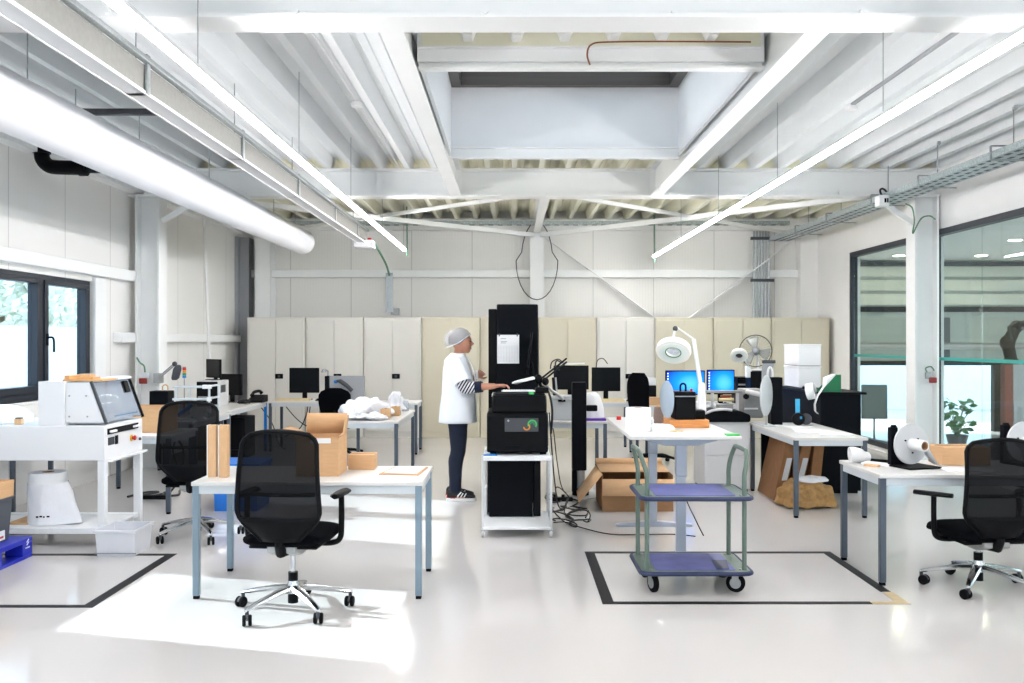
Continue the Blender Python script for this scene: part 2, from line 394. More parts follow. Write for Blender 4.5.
# white reveals beside the window, wall rails of the left wall
struct(MB().box(XL, XL + .04, W1[1] - .01, W1[1] + .26, .95, WZ1 + .05), 'trim_1', 'steel', bev=.004)
def rail(name, x0, x1, y0, y1, z0, z1): return struct(MB().box(x0, x1, y0, y1, z0, z1), name, 'steel', bev=.006)
rail('trim_12', XL, XL + .15, YF, 15.7, 3.42, 3.58)
rail('trim_2', XL, XL + .11, YF, 11.35, 2.32, 2.45)
rail('trim_3', XL, XL + .11, 10.95, 11.35, 1.57, 1.69)
rail('trim_4', XL, XL + .11, 11.66, 15.75, 1.57, 1.69)
rail('trim_5', -4.2, XR - .1, YB - .14, YB, 2.70, 2.83)
rail('trim_6', XL, -4.4, YB - .14, YB, 2.70, 2.83)
struct(MB().box(XL, XL + .2, YB - .3, YB, 0, ZB).box(XL, XL + .05, YB - .45, YB - .3, 0, ZB), 'wall_column', 'grey', smooth=False)  # grey strips paint the shadow at the left wall's far end

# columns: H sections, white
def column(x, y, z1, name='wall_column', w=.28, d=.26, face='x'):
    b = MB()
    if face == 'x':       # flanges parallel to the wall
        b.box(x - w / 2, x - w / 2 + .03, y - d / 2, y + d / 2, 0, z1); b.box(x + w / 2 - .03, x + w / 2, y - d / 2, y + d / 2, 0, z1)
        b.box(x - w / 2 + .03, x + w / 2 - .03, y - .02, y + .02, 0, z1)
    else:
        b.box(x - w / 2, x + w / 2, y - d / 2, y - d / 2 + .03, 0, z1); b.box(x - w / 2, x + w / 2, y + d / 2 - .03, y + d / 2, 0, z1)
        b.box(x - .02, x + .02, y - d / 2 + .03, y + d / 2 - .03, 0, z1)
    for i in range(9):
        zz = .4 + i * .4
        for sx in (-1, 1): b.cyl((x + sx * (w / 2 - .015), y - d / 2 - .006, zz), (x + sx * (w / 2 - .015), y - d / 2, zz), .008, n=6)
    return struct(b, name, 'steel', bev=.003)
column(XL + .24, 11.5, ZB, w=.30)
column(XR - .17, 11.5, ZB, w=.30)
column(-4.28, 15.98, ZB, face='y', w=.26, d=.4)
column(.43, 16.06, ZB + .1, face='y', w=.24, d=.24)
column(XL + .24, 5.23, ZB, w=.30)
struct(MB().box(XR - .3, XR, YB - .26, YB, 0, ZD), 'wall_column', 'paint', bev=.004)

# roof beams
def ibeam_x(y, x0, x1, z0=ZB, z1=ZD, fl=.26, name='roof_beam'):
    b = MB(); b.box(x0, x1, y - fl / 2, y + fl / 2, z0, z0 + .022); b.box(x0, x1, y - fl / 2, y + fl / 2, z1 - .022, z1); b.box(x0, x1, y - .015, y + .015, z0 + .022, z1 - .022)
    x = x0 + .4
    while x < x1:
        b.cyl((x, y - fl / 2 - .012, z0 + .03), (x, y - fl / 2 + .03, z0 + .03), .018, n=8); x += 1.05
    return struct(b, name, 'steel')
def ibeam_y(x, y0, y1, z0=ZB, z1=ZD, fl=.14, name='roof_beam'):
    b = MB(); b.box(x - fl / 2, x + fl / 2, y0, y1, z0, z0 + .018); b.box(x - fl / 2, x + fl / 2, y0, y1, z1 - .018, z1); b.box(x - .01, x + .01, y0, y1, z0 + .018, z1 - .018)
    return struct(b, name, 'steel')
ibeam_x(5.23, XL, XR); ibeam_x(11.5, XL, XR); ibeam_x(-1.0, XL, XR)
struct(MB().box(XL, XR, YB - .2, YB, 3.52, ZD), 'roof_beam', 'steel', bev=.005)
SK = (-.62, 1.70, 6.34, 9.42)          # skylight opening
for x in (-.70, 1.78):
    ibeam_y(x, 5.36, 11.37); struct(MB().box(x - .075, x + .075, 11.355, 11.37, ZB - .01, ZD), 'roof_beam', 'steel')
ibeam_y(.43, 11.63, YB - .2, z0=3.46, fl=.12)
def channel(y, x0, x1, z0, z1, name='roof_beam'):
    return struct(MB().box(x0, x1, y, y + .012, z0, z1).box(x0, x1, y - .07, y, z0, z0 + .015).box(x0, x1, y - .05, y, z1 - .012, z1), name, 'steel')
channel(6.33, SK[0] - .02, SK[1] + .02, 3.44, 3.6); channel(9.40, SK[0], SK[1], 3.44, 3.56)
# wind bracing in the roof plane and on the back wall
def brace(p, q, w, h, m='steel', name='roof_beam', up=(0, 0, 1)): return struct(MB().bar(p, q, w, h, up), name, m, bev=.004)
brace((.5, YB - .3, 3.42), (4.6, 11.75, 3.44), .07, .07); brace((.36, YB - .3, 3.42), (-4.2, 11.75, 3.44), .07, .07)
brace((4.7, YB - .4, 3.45), (.6, 11.75, 3.46), .05, .05); brace((-4.2, YB - .4, 3.45), (.25, 11.75, 3.46), .05, .05)
brace((.58, YB - .10, 3.40), (2.55, YB - .10, 1.96), .02, .11, name='wall_brace', up=(0, 1, 0)); brace((4.85, YB - .16, 3.3), (3.05, YB - .16, 1.96), .02, .11, name='wall_brace', up=(0, 1, 0))
brace((XR - .32, 11.45, 3.05), (4.55, 11.45, 3.36), .06, .06, name='wall_brace'); brace((XL + .4, 11.45, 3.08), (-3.85, 11.45, 3.36), .06, .06, name='wall_brace')

# trapezoidal roof sheet, ribs along the room
def deck(name, x0, x1, y0, y1, m):
    P, dz = .33, .15; prof = []; n = math.floor(x0 / P)
    x = n * P
    while x < x1 + P:
        for dx, z in ((0, ZD), (.06, ZD), (.105, ZD + dz), (.155, ZD + dz), (.165, ZD + dz - .012), (.22, ZD + dz - .012), (.23, ZD + dz), (.285, ZD + dz)):
            prof.append((x + dx, z))
        x += P
    prof = [p for p in prof if x0 <= p[0] <= x1]
    b = MB(); k = len(prof)
    b.add([(px_, y0, z) for px_, z in prof] + [(px_, y1, z) for px_, z in prof], [(i, i + 1, k + i + 1, k + i) for i in range(k - 1)])
    return struct(b, name, m, smooth=False, solid=.004)
deck('ceiling', XL, -.70, YF, 11.5, 'deck'); deck('ceiling', 1.78, XR, YF, 11.5, 'deck')
deck('ceiling', -.70, 1.78, YF, 5.23, 'deck'); deck('ceiling', -.70, 1.78, 5.24, SK[2], 'deckc'); deck('ceiling', -.70, 1.78, SK[3] + .02, 11.5, 'deckc')
deck('ceiling', XL, XR, 11.5, YB, 'deckc')
b = MB()
for k in range(-2, 6):
    xm = k * .33 + .03
    if SK[0] + .02 < xm - .08 and xm + .08 < SK[1] - .02: b.prism([(xm - .03, 3.628), (xm + .03, 3.628), (xm + .075, 3.74), (xm - .075, 3.74)], 'y', 6.14, 6.285)
struct(b, 'roof_sheet_rib', 'steel', smooth=False)
struct(MB().box(SK[0], SK[1], 6.286, 6.306, 3.60, 3.90), 'roof_edge_board', 'deckc')
b = MB(); zr = 3.90
g_ = .032; b.box(XL - .2, SK[0] - g_, YF - .2, YB + .2, zr, 4.2).box(SK[1] + g_, XR + .2, YF - .2, YB + .2, zr, 4.2).box(SK[0] - g_, SK[1] + g_, YF - .2, SK[2] - g_, zr, 4.2).box(SK[0] - g_, SK[1] + g_, SK[3] + g_, YB + .2, zr, 4.2)
struct(b, 'roof_sun_block', 'paint', smooth=False)  # unseen slab above the sheet, added to block the sun
# skylight shaft and its hatch
b = MB(); x0, x1, y0, y1 = SK; t = .03
b.box(x0 - t, x0, y0, y1, 3.5, 4.72).box(x1, x1 + t, y0, y1, 3.5, 4.72).box(x0 - t, x1 + t, y0 - t, y0, 3.5, 4.72).box(x0 - t, x1 + t, y1, y1 + t, 3.5, 4.72)
struct(b, 'skylight_shaft', 'white', smooth=False)
b = MB(); z0, z1, t = 4.18, 4.46, .1
b.box(x0, x0 + t, y0, y1, z0, z1).box(x1 - t, x1, y0, y1, z0, z1).box(x0 + t, x1 - t, y0, y0 + t, z0, z1).box(x0 + t, x1 - t, y1 - t, y1, z0, z1)
sk = bpy.data.objects.new('window_4', None); C.objects.link(sk); sk['kind'] = 'structure'; sk.location = ((x0 + x1) / 2, (y0 + y1) / 2, 4.2); ORG[sk] = Vector(sk.location)
M['hatch'] = mat('brown grey hatch frame', (96, 90, 86), .4, .5, .1, 6, stretch=(.2, 1, 6))
M['milky'] = see_through('milky skylight pane', (235, 242, 246), .04, .1, (235, 240, 242), .72)
b.build('window_frame', 'hatch', sk, bev=.004)
MB().box(x0 + t, x1 - t, y0 + t, y1 - t, 4.44, 4.455).build('glass_pane', 'milky', sk)

# glazed partition on the right
def partition(name, y0, y1, z0, z1, posts):
    r = bpy.data.objects.new(name, None); C.objects.link(r); r['kind'] = 'structure'; r.location = (XR + .04, (y0 + y1) / 2, z0); ORG[r] = Vector(r.location)
    a, c = XR - .01, XR + .09; q = .075
    b = MB().box(a, c, y0, y1, z0, z0 + q).box(a, c, y0, y1, z1 - q, z1).box(a, c, y0, y0 + q, z0 + q, z1 - q).box(a, c, y1 - q, y1, z0 + q, z1 - q)
    b.build('window_frame', 'frame', r, bev=.003)
    ys = [y0 + q] + posts + [y1 - q]
    for i in range(len(ys) - 1):
        g = MB().box(XR + .035, XR + .045, ys[i] + (.004 if i else 0), ys[i + 1] - .004, z0 + q, z1 - q).build('glass_pane', 'pglass', r)
        MB().box(XR + .030, XR + .034, ys[i] + .004, ys[i + 1] - .004, 1.345, 1.385).build('glass_stripe', 'teal', g)
partition('window_5', 11.70, 14.42, .06, 2.97, [12.35]); partition('window_6', 5.2, 11.63, .06, 2.97, [7.6, 10.45])

# hall behind the glass
HZ = 3.0
struct(MB().box(XR + .16, AX, YF, YB + .2, HZ, HZ + .1), 'ceiling', 'paint')
struct(MB().box(AX, AX + .15, YF, YB + .2, 0, .8).box(AX, AX + .15, YF, YB + .2, 2.7, HZ).box(AX, AX + .15, YF, -2, .8, 2.7).box(AX, AX + .15, 13, YB + .2, .8, 2.7), 'wall_hall', 'paint')  # unseen wide opening added to let sky light into the hall
b = MB()
z = 1.24; i = 0
while z < HZ:
    h = .24; b.box(XR + .16, AX, YB + .0, YB + .04, z, min(z + h - .012, HZ)); b.box(XR + .16, AX, YB + .015, YB + .03, min(z + h - .012, HZ - .001), min(z + h, HZ)); z += h
dr = struct(b, 'door_1', 'clad', bev=.006)
struct(MB().box(XR + .16, AX, YB - .02, YB + .06, 1.16, 1.24), 'trim_7', 'black', bev=.004)
b = MB()
for k in range(3): b.box(XR + .16, AX, YB - .03, YB - .001, 2.22 + k * .25, 2.42 + k * .25)
struct(b, 'wall_cladding', 'cladl', bev=.01)
struct(MB().box(XR + .16, AX, YB - .05, YB - .001, 2.10, 2.19), 'trim_8', 'black')
struct(MB().box(XR + .16, AX, YB - .12, YB - .031, 2.9, 2.97), 'trim_9', 'dgrey')
struct(MB().box(8.46, 8.58, YB - .06, YB + .06, 0, 1.16), 'trim_10', 'black', bev=.004)
struct(MB().box(8.8, AX, YB, YB + .1, 0, 1.16), 'wall_stub', 'paint')
struct(MB().cyl((XR + .3, YB - .16, 1.5), (8.9, YB - .16, 1.5), .06), 'wall_pipe', 'silver')
for X_ in (6.0, 7.6): struct(MB().box(X_ - .09, X_ + .09, YB - .06, YB - .002, 1.26, 2.0), 'wall_bracket', 'dgrey', bev=.01)
for k, (X_, Y_) in enumerate(((6.35, 15.1), (7.7, 15.1), (7.0, 12.8), (8.4, 13.6), (7.2, 10.2), (8.6, 10.5), (7.2, 7.0), (8.6, 7.0))):
    t_ = thing('ceiling_spotlight', ['round white ceiling spotlight beyond the glass, in front of the ribbed door near the column', 'round ceiling spotlight beyond the glass, above the plant', 'recessed ceiling spotlight beyond the tall glass pane, midway along the hall', 'recessed ceiling spotlight beyond the glass, above the robot arm'][k] if k < 4 else 'ceiling spotlight of the hall behind the glass, out of sight to the side', 'ceiling lamp', (X_, Y_, HZ), group=None if k < 4 else 'hall spotlights beside the camera')
    MB().lathe([(.11, -.012), (.11, 0)], (X_, Y_, HZ), n=24).build('rim', 'white', t_)
    MB().lathe([(.085, -.016), (.085, -.0125)], (X_, Y_, HZ), n=24).build('lens', 'down', t_)
t_ = thing('pendant_lamp', 'added unseen light strip that brightens the hall beyond the glass partition', 'ceiling lamp', (7.2, 11, HZ))  # strip added out of view to brighten the hall
MB().box(7.17, 7.23, 8.6, 12.2, HZ - .04, HZ).build('housing', 'white', t_)
MB().box(7.175, 7.225, 8.61, 12.19, HZ - .045, HZ - .0405).build('diffuser', 'led', t_)
# yard behind the half-open door: pale house wall
struct(MB().box(-60, 60, -40, 60, -.3, -.21), 'ground', 'yard')
b = MB().box(-2, 30, 24, 24.4, -.2, 6).prism([(-2.6, 6), (14, 9.5), (30.6, 6)], 'y', 23.6, 24.8)
struct(b, 'outside_house_wall', 'outwall', smooth=False)

# tape on the floor
def tape(label, rects, loc, extra=None):
    t_ = thing('floor_marking', label, 'floor marking', loc)
    for r in rects: MB().box(r[0], r[1], r[2], r[3], .0005, .002).build('tape_strip', 'line', t_)
    if extra: MB().prism(extra, 'z', .0005, .0022).build('worn_corner', 'linet', t_)
w_ = .055
tape('black tape rectangle on the floor under the blue two-deck cart', [(.545, 2.17, 5.53, 5.53 + w_), (.545, 2.39, 6.86, 6.86 + w_), (.545, .545 + w_ * 1.3, 5.53 + w_, 6.86), (2.39 - w_ * 1.2, 2.39, 5.80, 6.86)], (1.4, 6.2, 0),
     [(2.17, 5.53), (2.40, 5.53), (2.40, 5.80), (2.335, 5.80), (2.32, 5.585), (2.17, 5.585)])
tape('black tape line around the floor area with the blue pallet and white bin', [(-6 + 1.3, -2.49, 5.46, 5.46 + w_), (-4.7, -2.49, 6.79, 6.79 + w_), (-2.49 - w_ * 1.3, -2.49, 5.46 + w_, 6.79)], (-3.5, 6.1, 0))

# ------------------------------------------------------------------ services under the roof
t_ = thing('air_duct', 'long round white fabric air duct hanging along the left wall', 'air duct', (-3.16, 8, 3.08))
b = MB(); rr = .188
pr = [(rr * .02, 14.02), (rr * .55, 14.0), (rr * .88, 13.95), (rr, 13.86)] + [(rr, 13.8 - i * 1.3) for i in range(16)]
b.lathe([(r_, z_) for r_, z_ in pr], (-3.16, 0, 3.08), (0, 1, 0), 32); b.build('tube', 'duct', t_)
for y in (3.3, 6, 7.8, 9.6, 12.2, 13.4): MB().cyl((-3.16, y, 3.262), (-3.16, y, ZD + (.0 if abs(y - 7.8) > .1 else -.19)), .005, n=6).build('hanger_rod', 'galv', t_)
b = MB()
for zz, yy in ((0, 0),): b.box(-3.75, -2.75, 7.775, 7.825, 3.50, 3.515).box(-3.75, -2.75, 7.775, 7.78, 3.515, 3.55).box(-3.75, -2.75, 7.82, 7.825, 3.515, 3.55)
for i in range(22): b.box(-3.73 + i * .045, -3.71 + i * .045, 7.772, 7.775, 3.52, 3.54)
t2 = thing('mounting_rail', 'dark perforated mounting rail above the round white duct', 'mounting rail', (-3.25, 7.8, 3.5))
b.build('channel', 'dgrey', t2); 
for X_ in (-3.7, -2.8): MB().cyl((X_, 7.8, 3.515), (X_, 7.8, ZD), .006, n=6).build('threaded_rod', 'galv', t2)
t_ = thing('drain_pipe', 'black drain pipe with an elbow under the roof by the left window', 'pipe', (-4.5, 8.7, 3.3))
pp = [(-4.60, 9.0, 3.70), (-4.60, 9.0, 3.43), (-4.59, 9.0, 3.36), (-4.54, 9.0, 3.305), (-4.46, 9.0, 3.285), (-4.20, 9.02, 3.282)]
MB().tube(smooth_path(pp, 3), .070, 18).build('elbow', 'black', t_)
MB().cyl((-4.60, 9.0, 3.42), (-4.60, 9.0, 3.52), .083, n=18).build('collar', 'black', t_)
MB().cyl((-4.24, 9.02, 3.282), (-4.17, 9.02, 3.282), .080, n=18).build('collar', 'black', t_)
MB().cyl((-4.20, 9.02, 3.282), (-3.62, 9.10, 3.30), .052, n=16).build('pipe', 'black', t_)
M['trunk'] = mat('pale perforated trunking', (116, 115, 111), .6, 0, .06, 30)
# busbar trunking
t_ = thing('cable_duct', 'white boxed cable trunk with steel rail hanging beside the left light strip', 'cable trunk', (-2.3, 8, 3.1))
MB().box(-2.36, -2.24, -3, 14.1, 3.10, 3.27).build('channel', 'trunk', t_, bev=.006)
MB().box(-2.355, -2.2385, -3, 14.1, 3.09, 3.0995).build('bottom_plate', 'lgrey', t_)
MB().box(-2.365, -2.355, -3, 14.1, 3.085, 3.12).box(-2.238, -2.228, -3, 14.1, 3.085, 3.105).build('bottom_lip', 'lgrey', t_)
MB().box(-2.245, -2.20, -3, 14.2, 3.275, 3.305).build('steel_rail', 'galv', t_, bev=.003)
for y in (3.6, 5.6, 7.6, 9.6, 11.6, 13.3):
    MB().box(-2.375, -2.22, y, y + .05, 3.09, 3.10).box(-2.235, -2.22, y, y + .05, 3.10, 3.33).box(-2.375, -2.362, y, y + .05, 3.10, 3.33).build('bracket', 'galv', t_)
    MB().cyl((-2.3, y + .025, 3.27), (-2.3, y + .025, ZD), .005, n=6).build('hanger_rod', 'galv', t_)
MB().box(-2.42, -2.12, 14.02, 14.3, 3.02, 3.13).build('end_box', 'white', t_, bev=.01)
MB().box(-2.40, -2.36, 14.0, 14.02, 3.13, 3.17).box(-2.2, -2.14, 14.0, 14.02, 3.13, 3.16).build('end_plug', 'red', t_)
t_ = thing('cable_drop', 'green cable dropping from the trunk into a perforated steel channel above the cabinets', 'cable', (-2.12, 15, 2.1))
MB().tube(smooth_path([(-2.13, 14.32, 3.08), (-2.10, 14.6, 3.0), (-2.08, 15.2, 2.85), (-2.1, 15.75, 2.72)]), .018, 8).build('cord', 'gcable', t_)
b = MB().box(-2.16, -2.05, 15.80, 15.805, 2.08, 2.76).box(-2.165, -2.155, 15.77, 15.80, 2.08, 2.76).box(-2.055, -2.045, 15.77, 15.80, 2.08, 2.76)
for i in range(15): b.box(-2.13, -2.08, 15.795, 15.8, 2.1 + i * .044, 2.12 + i * .044)
b.build('steel_channel', 'galv', t_)
MB().box(-2.03, -1.93, 15.7, 15.8, 2.03, 2.15).cyl((-2.08, 15.77, 2.06), (-1.98, 15.77, 2.06), .02).build('junction_box', 'grey', t_, bev=.005)
# light strips
def strip(label, x, z, y0, y1):
    t_ = thing('pendant_lamp', label, 'ceiling lamp', (x, (y0 + y1) / 2, z))
    MB().box(x - .024, x + .024, y0, y1, z + .0385, z + .06).build('housing', 'lgrey', t_)
    b = MB(); y = y0
    while y < y1 - .01:
        b.box(x - .019, x + .019, y, min(y + 1.0, y1), z + .012, z + .038); y += 1.0
    b.build('diffuser', 'led', t_)
    y = y1 - .15
    while y > y0:
        MB().cyl((x, y, z + .06), (x, y, ZD), .003, n=6).build('suspension_wire', 'galv', t_); y -= 2.35
    MB().tube(smooth_path([(x, y1 - .02, z + .03), (x + .02, y1 + .05, z + .02), (x + .03, y1 + .03, z - .06), (x + .03, y1 + .08, z + .1), (x + .02, y1 + .1, ZD)]), .012, 6).build('feed_cable', 'gcable', t_)
strip('long glowing white light strip hanging beside the white cable trunk', -1.69, 2.995, -5, 14.5)
strip('long glowing white light strip hanging towards the glass partition side', 2.38, 2.98, -5, 15.45)
t_ = thing('smoke_detector', 'small white smoke detector on a conduit along the ribbed ceiling beside the cable trunk', 'smoke detector', (-1.38, 8.2, ZD))
MB().lathe([(.05, -.05), (.06, -.03), (.06, -.015), (.045, 0)], (-1.38, 8.2, ZD), n=20).build('body', 'wplastic', t_)
MB().cyl((-1.38, 5.4, ZD - .008), (-1.38, 11.3, ZD - .008), .008, n=6).build('conduit', 'white', t_)
t_ = thing('smoke_detector', 'small white smoke detector at the end of a ceiling conduit near the cable tray', 'smoke detector', (3.06, 8.3, ZD))
MB().lathe([(.05, -.05), (.06, -.03), (.06, -.015), (.045, 0)], (3.06, 8.3, ZD), n=20).build('body', 'wplastic', t_)
MB().box(3.04, 3.075, 5.4, 8.28, ZD - .02, ZD - .001).build('conduit', 'grey', t_)
# cable trays
def tray(name, label, p, q, wd, loc, rungs):
    t_ = thing(name, label, 'cable tray', loc)
    p, q = Vector(p), Vector(q); d = (q - p).normalized(); a = Vector((-d.y, d.x, 0)); up = Vector((0, 0, 1)); b = MB()
    b.bar(p, q, wd, .004)
    b.bar(p + a * wd / 2 + up * .03, q + a * wd / 2 + up * .03, .004, .06); b.bar(p - a * wd / 2 + up * .03, q - a * wd / 2 + up * .03, .004, .06)
    b.build('tray', 'tray', t_)
    L = (q - p).length; k = int(L / rungs); s = MB()
    for i in range(k):
        c = p + d * (i + .5) * rungs
        for g in (-.33, 0, .33): s.bar(c + a * wd * g - d * rungs * .26 - up * .003, c + a * wd * g + d * rungs * .26 - up * .003, wd * .12, .003)
    s.build('slot_row', 'dgrey', t_)['kind'] = 'stuff'
    return t_
M['tray'] = mat('perforated galvanised steel', (176, 186, 188), .35, .6, .3, 60)
tr = tray('cable_tray', 'perforated steel cable tray hanging above the glass partition', (4.58, -3, 3.22), (4.58, 15.75, 3.30), .34, (4.58, 8, 3.25), .16)
for y in (4.4, 7.0, 8.4, 9.9, 11.2, 12.8, 14.2):
    MB().bar((4.38, y, 3.235), (4.78, y, 3.235), .03, .012).bar((4.37, y, 3.235), (4.37, y, 3.36), .02, .01, (0, 1, 0)).bar((4.37, y, 3.365), (4.6, y, 3.365), .02, .012).build('hanger_bracket', 'galv', tr)
    MB().cyl((4.58, y, 3.36), (4.58, y, ZD), .006, n=6).build('hanger_rod', 'galv', tr)
    if y < 11: MB().bar((4.55, y - .1, ZD - .02), (4.61, y + .05, ZD - .005), .03, .03).build('rod_clip', 'galv', tr)
tray('cable_tray', 'long perforated steel cable tray along the back wall under the roof', (-4.6, 15.62, 3.56), (4.7, 15.62, 3.56), .12, (0, 15.6, 3.56), .16)
b = MB()
t_ = thing('cable_tray', 'short vertical run of steel conduits down the back wall behind the cabinets', 'conduit', (4.35, 16, 2))
for k in range(6): MB().cyl((4.22 + k * .05, 16.03, 0), (4.22 + k * .05, 16.03, 3.5), .021, n=8).build('conduit', 'galv', t_)
for zz in (2.62, 3.35): MB().box(4.16, 4.56, 15.99, 16.055, zz, zz + .05).build('clamp_bar', 'dgrey', t_)
t_ = thing('junction_box', 'white junction box clipped to the cable tray by the right column', 'junction box', (4.5, 11.0, 3.2))
MB().box(4.28, 4.40, 10.72, 10.86, 3.16, 3.29).build('box', 'wplastic', t_, bev=.008)
MB().box(4.34, 4.36, 10.712, 10.72, 3.2, 3.25).box(4.37, 4.385, 10.712, 10.72, 3.2, 3.25).build('socket', 'black', t_)
MB().tube(smooth_path([(4.34, 10.8, 3.29), (4.33, 10.82, 3.36), (4.38, 10.85, 3.38), (4.46, 10.9, 3.33)]), .012, 6).build('lead', 'cable', t_)
single(MB().tube(smooth_path([(4.75, 11.1, 3.24), (4.85, 11.15, 3.2), (4.92, 11.25, 3.05), (4.9, 11.25, 2.9), (5.0, 11.25, 3.08), (5.12, 11.28, 3.12), (5.2, 11.3, 3.08)]), .009, 6), 'hanging_cable', 'gcable', 'green cable looping from the tray to the right white column', 'cable', (4.95, 11.2, 2.9))
lp = [(.43 + .36 * math.sin(a) * (1 if math.cos(a) < .2 else .75), 15.85, 2.97 + .67 * math.cos(a)) for a in [i * 2 * PI / 28 for i in range(28)]]
single(MB().tube(lp, .009, 6, True), 'hanging_cable', 'cable', 'black cable hanging in a big loop around the middle wall column', 'cable', (.43, 15.85, 2.3))
single(MB().tube(smooth_path([(.53, 6.255, 3.46), (.51, 6.245, 3.53), (.54, 6.24, 3.595), (.66, 6.24, 3.612), (1.1, 6.24, 3.615), (1.62, 6.24, 3.612)]), .006, 6), 'cable', 'copper', 'brown copper cable along the front skylight beam', 'cable', (.9, 6.26, 3.55))
single(MB().cyl((-4.32, 13.2, .72), (-4.42, 13.2, 3.4), .022, n=8), 'cord', 'wcable', 'thin white cord hanging down the left wall beside the back corner', 'cord', (-4.35, 13.2, .72))
# ------------------------------------------------------------------ storage cabinets along the back wall
ORD = ['first', 'second', 'third', 'fourth', 'fifth', 'sixth', 'seventh', 'eighth', 'ninth', 'tenth']
CW, CY = .958, 15.1
for i in range(10):
    x0 = -4.35 + i * CW; m = 'cab' if i in (0, 1, 2, 6) else 'cabc'
    t_ = thing('storage_cabinet', ('light grey' if m == 'cab' else 'cream') + ' tall two-door metal cabinet, ' + ORD[i] + ' along the back wall counted from the window side', 'cabinet', (x0 + CW / 2, CY + .22, 0), group='cabinets along the back wall')
    x1 = x0 + CW - .012
    MB().box(x0, x1, CY + .02, CY + .45, 0, 1.975).build('body', m, t_, bev=.004)
    for s in (0, 1):
        a = x0 + .035 + s * (CW - .076) / 2; MB().box(a + .002, a + (CW - .086) / 2 - .002, CY, CY + .019, .10, 1.93).build('door', m, t_, bev=.003)
    if i < 7:
        h = MB().box(x0 + CW / 2 - .015, x0 + CW / 2 + .115, CY - .012, CY - .0005, .97, 1.05).build('handle', 'black', t_, bev=.006)
        MB().box(x0 + CW / 2 + .03, x0 + CW / 2 + .07, CY - .016, CY - .0125, .99, 1.03).build('lock', 'dgrey', h, bev=.003)

# ------------------------------------------------------------------ tables
def table(label, x0, x1, y0, y1, z=.72, leg='leg', group='white work tables on slate legs', legs=None, w=.04, legm=None):
    t_ = thing('work_table', label, 'table', ((x0 + x1) / 2, (y0 + y1) / 2, 0), group=group)
    MB().box(x0, x1, y0, y1, z - .025, z).build('tabletop', 'top', t_, bev=.004)
    i = .012
    b = MB().box(x0 + i, x1 - i, y0 + i, y0 + i + .025, z - .075, z - .026).box(x0 + i, x1 - i, y1 - i - .025, y1 - i, z - .075, z - .026)
    b.box(x0 + i, x0 + i + .025, y0 + i + .025, y1 - i - .025, z - .075, z - .026).box(x1 - i - .025, x1 - i, y0 + i + .025, y1 - i - .025, z - .075, z - .026)
    b.build('table_frame', 'apron', t_, bev=.002)
    for k, (x, y) in enumerate(((x0 + i - .006, y0 + i - .006), (x1 - i - w + .006, y0 + i - .006), (x0 + i - .006, y1 - i - w + .006), (x1 - i - w + .006, y1 - i - w + .006))):
        l = MB().box(x, x + w, y, y + w, .02, z - .026).build('leg', (legm or {}).get(k, leg), t_, bev=.004)
        MB().box(x + .003, x + w - .003, y + .003, y + w - .003, 0, .0195).build('foot', 'rubber', l, bev=.003)
    return t_
table('white work table in the sunlight with an open cardboard box and mesh chair', -1.965, -.548, 5.63, 6.36, leg='leg_sunlit')
table('white table end by the glass partition with a label roll dispenser on it', 2.375, 3.80, 5.94, 6.68)
table('white work table with papers over a brown cloth bundle and leaning cardboard', 2.52, 3.185, 8.22, 9.76)
table('white work table heaped with clear plastic wrapping', -1.96, -1.222, 9.9, 11.6)
table('white table against the cabinets behind the plastic wrapping table', -2.66, -1.315, 12.84, 13.5)
table('white corner table with one monitor and a beige keyboard', -3.50, -2.72, 13.2, 13.9)
table('white table by the window holding a brown cardboard tray', -4.6, -3.12, 8.40, 9.15)
table('white table along the window wall with the tube stand and signal tower', -4.25, -3.42, 9.85, 11.22)
table('white table along the window wall with the desktop printer and a blue leg', -4.35, -3.53, 11.25, 13.3, legm={3: 'bluetape'})
table('white table behind the black pillar with a white sack and grey box', -.02, 1.03, 9.9, 10.92)
table('white table against the cabinets with one dark monitor, behind the black pillar', .92, 1.72, 13.1, 13.8)
table('long white table with the two lit blue monitors', 1.78, 3.9, 12.3, 13.3)

# lifting desk on two T feet
t_ = thing('lifting_desk', 'white high desk on pale grey T-shaped lifting legs behind the blue cart', 'table', (1.21, 7.2, 0))
MB().prism([(.82, 6.40), (1.60, 6.40), (1.60, 8.02), (.82, 8.02)], 'z', .895, .92).build('tabletop', 'top', t_, bev=.004)
for y in (6.57, 7.88):
    l = MB().box(1.17, 1.24, y - .026, y + .026, .03, .62).build('lower_column', 'tleg', t_, bev=.006)
    MB().box(1.166, 1.244, y - .03, y + .03, .6201, .86).build('upper_column', 'tleg', t_, bev=.004)
    MB().prism([(.89, .0), (1.54, 0), (1.54, .02), (1.25, .045), (1.16, .045), (.89, .02)], 'y', y - .035, y + .035).build('foot', 'tleg', t_, bev=.006)
    MB().prism([(.95, .894), (1.46, .894), (1.46, .875), (1.32, .84), (1.09, .84), (.95, .875)], 'y', y - .04, y + .04).build('bracket', 'tleg', t_, bev=.004)
MB().box(1.14, 1.27, 6.62, 7.83, .845, .89).build('cross_beam', 'tleg', t_, bev=.004)

